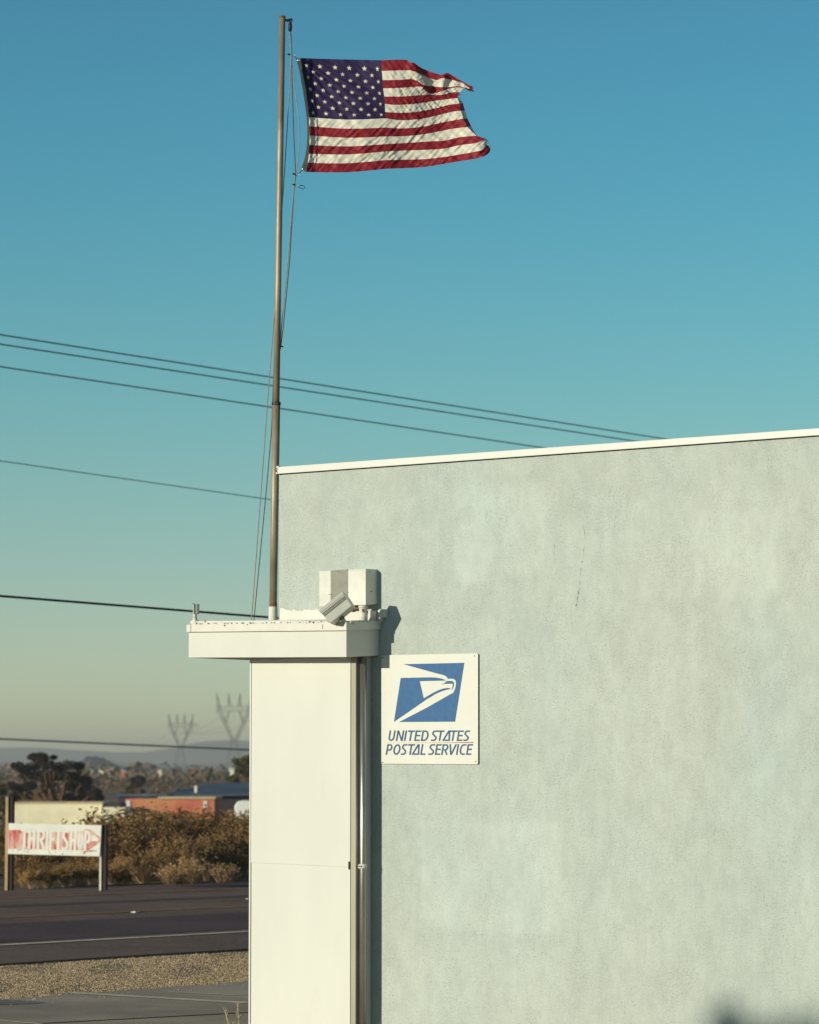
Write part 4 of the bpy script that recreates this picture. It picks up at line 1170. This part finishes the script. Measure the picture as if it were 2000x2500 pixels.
for row, (dp, hs_) in enumerate(((0.9, 0.62), (2.2, 0.8), (3.6, 0.95), (5.4, 1.0), (8.0, 1.0), (11.5, 1.0), (16, 1.05), (22, 1.1))):
    p = P_FAR + 0.35 + dp
    for k in range(24):
        px = -430 + k * 60 + rr.uniform(-20, 20)
        s = hs_ * rr.uniform(0.68, 1.16)
        mesh_ = rr.choice(BU); rz = rr.uniform(0, 6.28)
        # the evening sun comes in low past the near end of the verge: no tall bush stands there
        if -250 < px < 25 and row < 5: continue
        if (px > 660 or px < -60) and k % 2: continue
        v = ray(px, HORIZ); t = p / pdist(v.x, v.y); q = v * t
        if px < 270: s *= 0.62 if row < 4 else 0.95
        if 225 < px and row in (2, 3): s *= 1.13
        if px > 490 and row in (4, 5, 6): s *= 1.15
        if 170 < px < 330 and row > 3: s *= 0.84
        lb, gp = bush_label(px, row)
        put('desert_bush', mesh_, (q.x, q.y, gz(q.x, q.y) - 0.02), s, rz, lb, 'bush', gp)
for px, py, s in ((80, 2172, 0.5), (118, 2170, 0.55), (165, 2168, 0.66), (196, 2166, 0.6), (300, 2163, 0.4)):
    g_ = ground(px, py - 2); put('green_weed_bush', BG, (g_.x, g_.y, gz(g_.x, g_.y) - .02), s, rr.uniform(0, 6), 'low yellow-green weedy bush along the far road edge', 'bush', 'yellow-green verge bushes')
g_ = ground(462, 2161); put('dry_bush', BD, (g_.x, g_.y, gz(g_.x, g_.y) - .02), 0.86, 0.4, 'pale dry twiggy bush with bare straw-coloured branches at the road edge', 'bush', None)
g_ = ground(420, 2162); put('dry_bush', BD2, (g_.x, g_.y, gz(g_.x, g_.y) - .02), 0.9, 2.4, 'low brown twiggy tumbleweed beside the pale dry bush', 'bush', None)
g_ = ground(545, 2156); put('dry_bush', BD2, (g_.x, g_.y, gz(g_.x, g_.y) - .02), 0.9, 1.0, 'small twiggy tumbleweed at the verge right by the white column', 'bush', None)

def tree(name, label, base, h, w, seed, mat, nl=16, leafs=150, leaf=0.12, trunk=0.16, flat=0.6, lean=0.0, group=None, low=0.25, clumps=None):
    r = random.Random(seed); e = thing(name, label, 'tree', base, group=group)
    B = Vector(base); m = MB(); lm = MB()
    m.tube([B + Vector((0, 0, -.1)), B + Vector((lean * .3, 0, h * .25)), B + Vector((lean, 0, h * .55))], [trunk, trunk * .8, trunk * .55], 8)
    for i in range(nl):
        a = 2 * math.pi * (i + r.random()) / nl; f = r.uniform(low, 0.98)
        rad_ = w / 2 * math.sin(math.pi * min(0.97, 0.25 + f * 0.72)) * r.uniform(0.45, 1.08)
        c = B + Vector((math.cos(a) * rad_ + lean * f, math.sin(a) * rad_, h * f * r.uniform(0.9, 1.03)))
        if clumps: c = B + Vector((clumps[i][0], r.uniform(-1, 1) * (w * .42 - abs(clumps[i][0]) * .5), clumps[i][1]))
        s0 = B + Vector((lean * .3, 0, h * r.uniform(.15, .5)))
        m.tube([s0, s0.lerp(c, .5) + Vector((0, 0, -.06 * h)), c], [trunk * .4, trunk * .25, trunk * .08], 5, False)
        cw = clumps[i][2] if clumps else w * r.uniform(0.12, 0.21)
        for k in range(leafs):
            q = Vector((r.gauss(0, 1), r.gauss(0, 1), r.gauss(0, 1)))
            q = q.normalized() * (r.random() ** 0.45)
            p = c + Vector((q.x * cw, q.y * cw, q.z * cw * flat))
            d1 = Vector((r.gauss(0, 1), r.gauss(0, 1), r.gauss(0, .6))).normalized(); d2 = d1.orthogonal().normalized(); s = leaf * r.uniform(.6, 1.4)
            lm.add([p - d1 * s, p + d2 * s * .55, p + d1 * s, p - d2 * s * .55], [(0, 1, 2, 3)])
    part('trunk', m, M['bark'], e); part('crown', lm, mat, e)
    return e
def far_pos(px, D): v = at(px, HORIZ, D); return (v.x, v.y, gz(v.x, v.y))
_tb = far_pos(132, 175); _k = 175 / FPX
_cl = []
for X, Y, r0 in ((430, 150, 60), (510, 170, 75), (600, 150, 55), (740, 160, 30), (560, 230, 85), (220, 270, 65), (300, 300, 60), (420, 290, 75), (680, 270, 80), (800, 290, 75), (940, 260, 75), (1050, 270, 60), (350, 400, 70), (520, 400, 85), (700, 400, 85), (880, 400, 85), (1030, 400, 80), (1130, 460, 70), (160, 530, 60), (270, 570, 75), (430, 520, 70), (620, 500, 75), (960, 540, 95), (1130, 580, 90), (1260, 620, 75), (1310, 690, 55), (210, 660, 65), (380, 660, 60), (560, 640, 60), (900, 690, 70), (1090, 690, 80), (740, 730, 70)):
    px, py = X * 320 / 1725.0, 1820 + Y * 320 / 1725.0
    _cl.append(((px - 132) * _k, EYE + (HORIZ - py) * _k - _tb[2], r0 * 320 / 1725.0 * _k * 1.5))
tree('evergreen_tree', 'large dark spreading evergreen tree behind the cream building', _tb, 4.75, 4.8, 5, M['tree_dark'], len(_cl), 300, 0.075, 0.20, 0.62, clumps=_cl)
tree('evergreen_tree', 'small round dark tree behind the salmon building roof', far_pos(338, 260), 3.6, 1.9, 6, M['tree_dark'], 12, 120, 0.12, 0.12)
tree('olive_tree', 'olive green bushy tree beside the blue-grey roof next to the column', far_pos(598, 230), 4.9, 3.4, 8, M['tree_olive'], 18, 170, 0.13, 0.16)
tree('olive_tree', 'low olive tree left of the small round dark tree', far_pos(312, 270), 2.6, 2.2, 9, M['tree_olive'], 12, 110, 0.13, 0.12)
tree('olive_tree', 'low yellowish tree at the far left beyond the roadside posts', far_pos(-8, 205), 3.4, 2.6, 10, M['tree_olive'], 12, 120, 0.13, 0.12)

# scattered scrub on the plain behind: nobody could count it
def scrub(name, d0, d1, count, size, seed, leafn, leaf):
    r = random.Random(seed); m = MB()
    for i in range(count):
        D = d0 * (d1 / d0) ** r.random()
        px = r.uniform(-900, 1150)
        v = at(px, HORIZ, D)
        if pdist(v.x, v.y) < 70: continue
        b = Vector((v.x, v.y, gz(v.x, v.y))); s = size * r.uniform(.5, 1.5) * (1 + (1.2 if r.random() < .06 else 0))
        w = s * r.uniform(.6, 1.1)
        for k in range(leafn):
            q = Vector((r.gauss(0, 1), r.gauss(0, 1), r.gauss(0, 1))).normalized() * r.random() ** .4
            p = b + Vector((q.x * w, q.y * w, (q.z * .5 + .5) * s))
            d1_ = Vector((r.gauss(0, 1), r.gauss(0, 1), r.gauss(0, 1))).normalized(); d2 = d1_.orthogonal().normalized(); l = leaf * s * r.uniform(.6, 1.4)
            m.add([p - d1_ * l, p + d2 * l * .7, p + d1_ * l, p - d2 * l * .7], [(0, 1, 2, 3)])
    return solo(name, m, M['scrub'], False, 'stuff', 'brown desert scrub covering the plain behind the houses', None)
scrub('desert_scrub', 185, 520, 1500, 0.85, 41, 60, 0.085)
scrub('desert_scrub', 520, 2000, 3000, 1.5, 42, 26, 0.15)

# ------------------------------------------------------------------ far buildings
def house(name, label, pxl, pxr, D, top_py, mat, depth=4.0, rot=None, roof=None, group=None):
    a, b = at(pxl, HORIZ, D), at(pxr, HORIZ, D + (pxr - pxl) * 0.0)
    zg = min(gz(a.x, a.y), gz(b.x, b.y)) - 0.1
    w = b.x - a.x; zt_ = EYE + (HORIZ - top_py) * D / FPX
    e = thing(name, label, 'building', (a.x, a.y, zg), '0', 0.0001, group)
    m = MB(); m.box(0, w, 0, depth, 0, zt_ - zg); part('wall', m, mat, e)
    return e, w, zt_ - zg
e, w, h = house('low_building', 'long low cream-walled building behind the roadside sign', 34, 250, 150, 1961, M['cream_wall'], 5)
m = MB(); m.box(-0.05, w + 0.05, -0.08, 5.1, h, h + 0.06); part('roof', m, M['tan_roof'], e)
e, w, h = house('cream_annex', 'small lower cream-walled annex joined to the salmon building', 252, 306, 147, 1970, M['cream_wall'], 3)
m = MB(); m.box(-0.02, w * 0.78, 0.5, 3.2, h, h + 0.17); part('roof', m, M['dark_wall'], e)
e, w, h = house('salmon_building', 'salmon red low building with white door and tan roof edge', 307, 524, 156, 1950, M['red_wall'], 6)
k = 156 / FPX
m = MB(); m.box(1.5, w + 0.05, -0.12, 6.1, h, h + 0.09); part('roof', m, M['tan_roof'], e)
m = MB(); m.box(0.03, 0.22, -0.04, 0.02, h - 0.75, h - 0.08); part('door', m, M['car_white'], e)
m = MB(); m.box(w - 0.50, w - 0.34, -0.04, 0.02, h - 0.42, h - 0.10); part('window', m, M['car_white'], e)
e, w, h = house('dark_shed', 'dark walled shed with wide blue-grey roof beside the white van', 430, 800, 175, 1944, M['dark_wall'], 8)
k = 175 / FPX
m = MB()
rx0, rx1 = (400 - 430) * k, w + 0.3
m.add([(rx0, -0.5, h - 0.02), (rx1, -0.5, h + 0.12), (rx1, 8.5, h + 0.75), (rx0 + 1.6, 8.5, h + 0.55), (rx0, -0.5, h + 0.06), (rx1, -0.5, h + 0.22), (rx1, 8.5, h + 0.85), (rx0 + 1.6, 8.5, h + 0.65)], [(0, 3, 2, 1), (4, 5, 6, 7), (0, 1, 5, 4), (1, 2, 6, 5), (2, 3, 7, 6), (3, 0, 4, 7)])
rf = part('roof', m, M['roof_blue'], e)
m = MB(); xx = (475 - 430) * k; m.box(xx - 0.07, xx + 0.07, 1.0, 1.15, h, h + 0.55); part('vent_pipe', m, M['cream_wall'], rf)
# dark flat roof behind the salmon building's left half
e, w, h = house('low_shed', 'low dark-roofed shed behind the left half of the salmon building', 290, 405, 168, 1944, M['dark_wall'], 4)
m = MB(); m.box(-.1, w + .1, -.15, 4.1, h, h + .12); part('roof', m, M['roof_blue'], e)
# far little houses on the plain
rr = random.Random(77)
for i, (px, wpx, top, D, mat, lab) in enumerate(((222, 8, 1880, 900, 'car_white', 'tiny square white house alone on the plain near the dark hill'), (246, 16, 1880, 880, 'cream_wall', 'tiny wide cream house, the broadest of the far group on the plain'), (264, 12, 1882, 860, 'car_white', 'tiny white house between the broad cream house and its neighbour'), (273, 8, 1878, 900, 'car_white', 'tiny tall white house at the end of the far group'), (302, 11, 1882, 840, 'red_wall', 'tiny red house on the far plain beside the white group'), (390, 9, 1881, 860, 'cream_wall', 'tiny pale house below the left pylon'), (565, 12, 1877, 800, 'cream_wall', 'tiny pale house on the plain below the right pylon'))):
    e, w, h = house('far_house', lab, px - wpx / 2, px + wpx / 2, D, top, M[mat], 3)
    m = MB(); m.prism([(-.1, -.2), (w + .1, -.2), (w + .1, 3.2), (-.1, 3.2)], h, [h + .05, h + .05, h + .5, h + .5]); part('roof', m, M['tan_roof'] if i % 2 else M['car_white'], e)
# white van beside the shed
D = 150; k = D / FPX
a = at(573, HORIZ, D); zg = gz(a.x, a.y)
van = thing('white_van', 'white van parked in front of the dark shed beside the column edge', 'van', (a.x, a.y, zg), '0', 0.0001)
H = EYE + (HORIZ - 1954) * D / FPX - zg
prof = [(0, 0.35), (0.02, 0.85), (0.10, 1.05), (0.95, 1.12), (1.35, H - 0.06), (1.55, H), (4.4, H), (4.55, H - 0.1), (4.6, 0.4)]
prof = [(0, 0.35), (0, H - 0.25), (0.12, H - 0.05), (0.3, H), (3.2, H), (3.55, 1.2), (4.4, 1.05), (4.55, 0.8), (4.55, 0.35)]
m = MB(); n = len(prof); m.add([(x, 0, z) for x, z in prof] + [(x, 1.8, z) for x, z in prof], [tuple(range(n)), tuple(range(2 * n - 1, n - 1, -1))] + [(i, n + i, n + (i + 1) % n, (i + 1) % n) for i in range(n)]); part('body', m, M['car_white'], van, bevel=0.05)
for x0, x1 in ((1.1, 1.6), (2.2, 2.9)):
    m = MB(); m.box(x0, x1, -0.012, 0.01, H - 0.72, H - 0.30); part('window', m, M['glass'], van)
for x in (0.85, 3.7):
    for y in (0.02, 1.62):
        m = MB(); m.tube([(x, y - 0.03, 0.33), (x, y + 0.17, 0.33)], 0.33, 18); wh = part('wheel', m, M['rubber'], van)
        m = MB(); m.tube([(x, y - 0.04, 0.33), (x, y + 0.0, 0.33)], 0.19, 14); part('rim', m, M['steel'], wh)
m = MB(); m.box(-0.02, 0.03, 0.08, 0.24, 0.75, 1.05); part('tail_light', m, M['red_wall'], van)

# ------------------------------------------------------------------ pylons
def pylon(label, px, D, top_py, spread_px, seed=0):
    b = at(px, HORIZ, D); zg = gz(b.x, b.y); k = D / FPX
    Ht = EYE + (HORIZ - top_py) * k - zg
    e = thing('lattice_pylon', label, 'pylon', (b.x, b.y, zg), '0', R(-12), 'lattice pylons on the plain')
    S = spread_px * k          # half width of the bridge
    th = 0.105 * D / 1800
    waist = Ht * 0.42; fork = Ht * 0.77
    bw, ww, tw = S * 0.48, S * 0.13, S * 0.76
    def lace(name, A, B, n, w):
        """four-legged lattice mast between the rectangles A and B"""
        for i in range(4):
            m = MB(); m.bar(A[i], B[i], w); part('leg', m, M['pylon'], e)
        m = MB()
        for s in range(n):
            f0, f1 = s / n, (s + 1) / n
            for i in range(4):
                j = (i + 1) % 4
                p0, p1 = A[i].lerp(B[i], f0), A[i].lerp(B[i], f1); q0, q1 = A[j].lerp(B[j], f0), A[j].lerp(B[j], f1)
                m.bar(p0, q1, w * .55); m.bar(q0, p1, w * .55); m.bar(p1, q1, w * .5)
        part('bracing', m, M['pylon'], e, kind='stuff')
    def rect(cx, hx, hy, z): return [Vector((cx - hx, -hy, z)), Vector((cx + hx, -hy, z)), Vector((cx + hx, hy, z)), Vector((cx - hx, hy, z))]
    lace('body', rect(0, bw, bw, 0), rect(0, ww, ww, waist), 3, th)
    for s in (-1, 1):
        lace('fork', rect(s * ww * .6, ww * .5, ww, waist), rect(s * tw, ww * .7, ww, fork), 4, th)
        lace('horn', rect(s * tw, ww * .7, ww, fork), rect(s * tw * 1.25, 0.05, 0.05, Ht), 4, th * .9)
    lace('bridge', [Vector((-S * 1.0, y, z)) for y, z in ((-ww, fork), (ww, fork), (ww, fork + ww * 2), (-ww, fork + ww * 2))], [Vector((S * 1.3, y, z)) for y, z in ((-ww, fork), (ww, fork), (ww, fork + ww * 2), (-ww, fork + ww * 2))], 8, th * .9)
    for s in (-1, 1):
        lace('inner_horn', rect(s * S * .27, ww * .5, ww, fork + ww * 2), rect(s * S * .30, 0.05, 0.05, Ht * .99), 4, th * .9)
        lace('strut', rect(s * S * .27, ww * .3, ww, fork), rect(s * tw * .62, ww * .3, ww, waist + (fork - waist) * .62), 4, th * .8)
    for x in (-S * .92, 0, S * .92):
        m = MB(); m.bar(Vector((x, 0, fork)), Vector((x, 0, fork - Ht * .10)), th * .7); part('insulator', m, M['pylon'], e)
    return e, fork - Ht * .10, S, b, zg, Ht
y1 = pylon('smaller lattice pylon standing alone on the plain, farther from the column', 441, 1750, 1742, 33)
y2 = pylon('larger lattice pylon rising beside the edge of the white column', 572, 1300, 1691, 48)
def far_wire(a, b, r=0.05):
    m = MB(); a, b = Vector(a), Vector(b); pts = []
    for i in range(17):
        f = i / 16; q = a.lerp(b, f); q.z -= 5.0 * 4 * f * (1 - f) * 0.5; pts.append(q)
    m.tube(pts, r, 4); solo('transmission_line', m, M['wire_far'], label='faint high-voltage line strung between the distant pylons', cat='power line', group='lines between the pylons')
for i, x in enumerate((-.92, 0, .92)):
    p1 = Vector((y1[3].x + x * y1[2], y1[3].y, y1[4] + y1[1])); p2 = Vector((y2[3].x + x * y2[2], y2[3].y, y2[4] + y2[1]))
    far_wire(p2, p1)
    d = p1 - p2; far_wire(p1, p1 + d * 1.1 + Vector((0, 0, -4)))

# ------------------------------------------------------------------ hills
def hill(name, prof, D, depth, mat, seed):
    """prof: (px, py) skyline as seen; the hill is a real ridge with depth"""
    r = random.Random(seed); m = MB(); xs = []
    n = 90; x0, x1 = prof[0][0], prof[-1][0]; rows = 9
    ridge_ = []
    for i in range(n + 1):
        px = x0 + (x1 - x0) * i / n
        for k in range(len(prof) - 1):
            if prof[k][0] <= px <= prof[k + 1][0] + 1e-6:
                f = (px - prof[k][0]) / (prof[k + 1][0] - prof[k][0]); f = f * f * (3 - 2 * f)
                py = prof[k][1] + (prof[k + 1][1] - prof[k][1]) * f; break
        ridge_.append((px, py + r.uniform(-1, 1) * 1.2))
    for j in range(rows):
        f = j / (rows - 1); d = D + depth * (f - 0.5)
        e = math.sin(math.pi * f) ** 0.8
        for (px, py) in ridge_:
            q = at(px, HORIZ, D); base = gz(q.x, q.y) - 3
            zt_ = EYE + (HORIZ - py) * D / FPX
            sc_ = d / D
            m.v.append((q.x + r.uniform(-1, 1) * depth * .01, d, base + (zt_ - base) * e * (1 + (r.uniform(-.06, .06) if 0 < j < rows - 1 and j != rows // 2 else 0))))
    w = n + 1
    for j in range(rows - 1):
        for i in range(n): m.f.append((j * w + i, j * w + i + 1, (j + 1) * w + i + 1, (j + 1) * w + i)); m.m.append(0)
    return solo(name, m, mat, True, 'structure')
hill('hills', [(-2600, 1852), (-1500, 1838), (-700, 1846), (-200, 1830), (60, 1826), (220, 1832), (330, 1840), (420, 1828), (500, 1811), (570, 1806), (640, 1812), (900, 1830), (1400, 1815), (2400, 1840), (3600, 1850)], 5200, 1200, M['hill'], 1)
hill('hills', [(-1800, 1872), (-900, 1862), (-200, 1868), (0, 1858), (150, 1866), (300, 1862), (450, 1866), (650, 1858), (1200, 1868), (2400, 1872)], 3600, 900, M['hill'], 2)
hill('rocky_hill', [(172, 1884), (196, 1868), (213, 1856), (232, 1847), (252, 1856), (272, 1867), (300, 1877), (330, 1884)], 1700, 200, M['hill_dark'], 3)
hill('rocky_hill', [(320, 1884), (345, 1870), (362, 1864), (380, 1872), (400, 1882)], 1700, 140, M['hill_dark'], 4)

# ------------------------------------------------------------------ weeds by the column, and the tree that shades the wall
def weed(label, px, top_py, seed, lean):
    r = random.Random(seed)
    b = at(px, 2540, 27.3); b.z = 0
    h = EYE + (HORIZ - top_py) * 27.3 / FPX
    e = thing('dry_weed', label, 'weed', b)
    m = MB()
    tip = Vector((b.x + lean, b.y, h)); m.tube([b + Vector((0, 0, -.02)), b.lerp(tip, .5) + Vector((lean * -.2, 0, 0)), tip], [0.006, 0.005, 0.003], 5)
    part('stem', m, M['grass_dry'], e)
    m = MB()
    for i in range(26):
        f = r.uniform(.25, 1); c = b.lerp(tip, f) + Vector((lean * -.2 * 4 * f * (1 - f) * .5, 0, 0)); a = r.uniform(0, 6.28)
        d = Vector((math.cos(a) * .6, math.sin(a) * .6, 1)).normalized() * r.uniform(.02, .05)
        m.tube([c, c + d], [0.003, 0.001], 4, False)
    part('leaf_spike', m, M['grass_dry'], e, kind='stuff')
weed('curved dry weed stalk leaning away from the white column base', 562, 2452, 1, -0.055)
weed('straight dry weed stalk closest to the white column base', 583, 2448, 2, -0.008)
weed('short dry weed stalk between two taller ones by the column', 573, 2490, 3, -0.01)

tgt = world_of(wall(1835, 2524))
caster = tgt + TO_SUN * 34.0
_sc = [(-.03, .0, .17), (-.12, -.12, .15), (.10, -.14, .20), (.35, -.10, .17), (.62, -.08, .13), (.80, -.12, .16), (1.1, -.16, .18), (1.5, -.30, .26), (.1, -.45, .3), (.65, -.45, .3), (-.6, -.60, .34), (.3, -.7, .45), (.9, -.75, .45), (1.5, -.9, .45), (-.3, -1.0, .5), (.6, -1.3, .5), (1.3, -1.5, .5), (-.7, -1.4, .45), (.1, -1.7, .5), (.9, -1.9, .45), (2.0, -1.0, .4)]
tree('shade_tree', 'leafy olive street tree casting its soft shadow on the stucco wall', (caster.x, caster.y, 0), caster.z - 0.3, 0.5, 15, M['tree_olive'], len(_sc), 420, 0.07, 0.12, 0.85, 0.5, clumps=[(a_, caster.z + b_, c_) for a_, b_, c_ in _sc])

# ------------------------------------------------------------------ haze
m = MB(); m.box(-4500, 4500, -60, 6400, -8, 62)
hz = solo('haze', m, None, kind='stuff')
hm = bpy.data.materials.new('haze_air'); hm.use_nodes = True
t = hm.node_tree; t.nodes.clear()
o_ = t.nodes.new('ShaderNodeOutputMaterial'); v_ = t.nodes.new('ShaderNodeVolumePrincipled')
v_.inputs['Color'].default_value = (0.93, 0.92, 0.88, 1)
v_.inputs['Density'].default_value = 0.00028
v_.inputs['Anisotropy'].default_value = 0.2
t.links.new(v_.outputs[0], o_.inputs['Volume'])
hz.data.materials.clear(); hz.data.materials.append(hm)
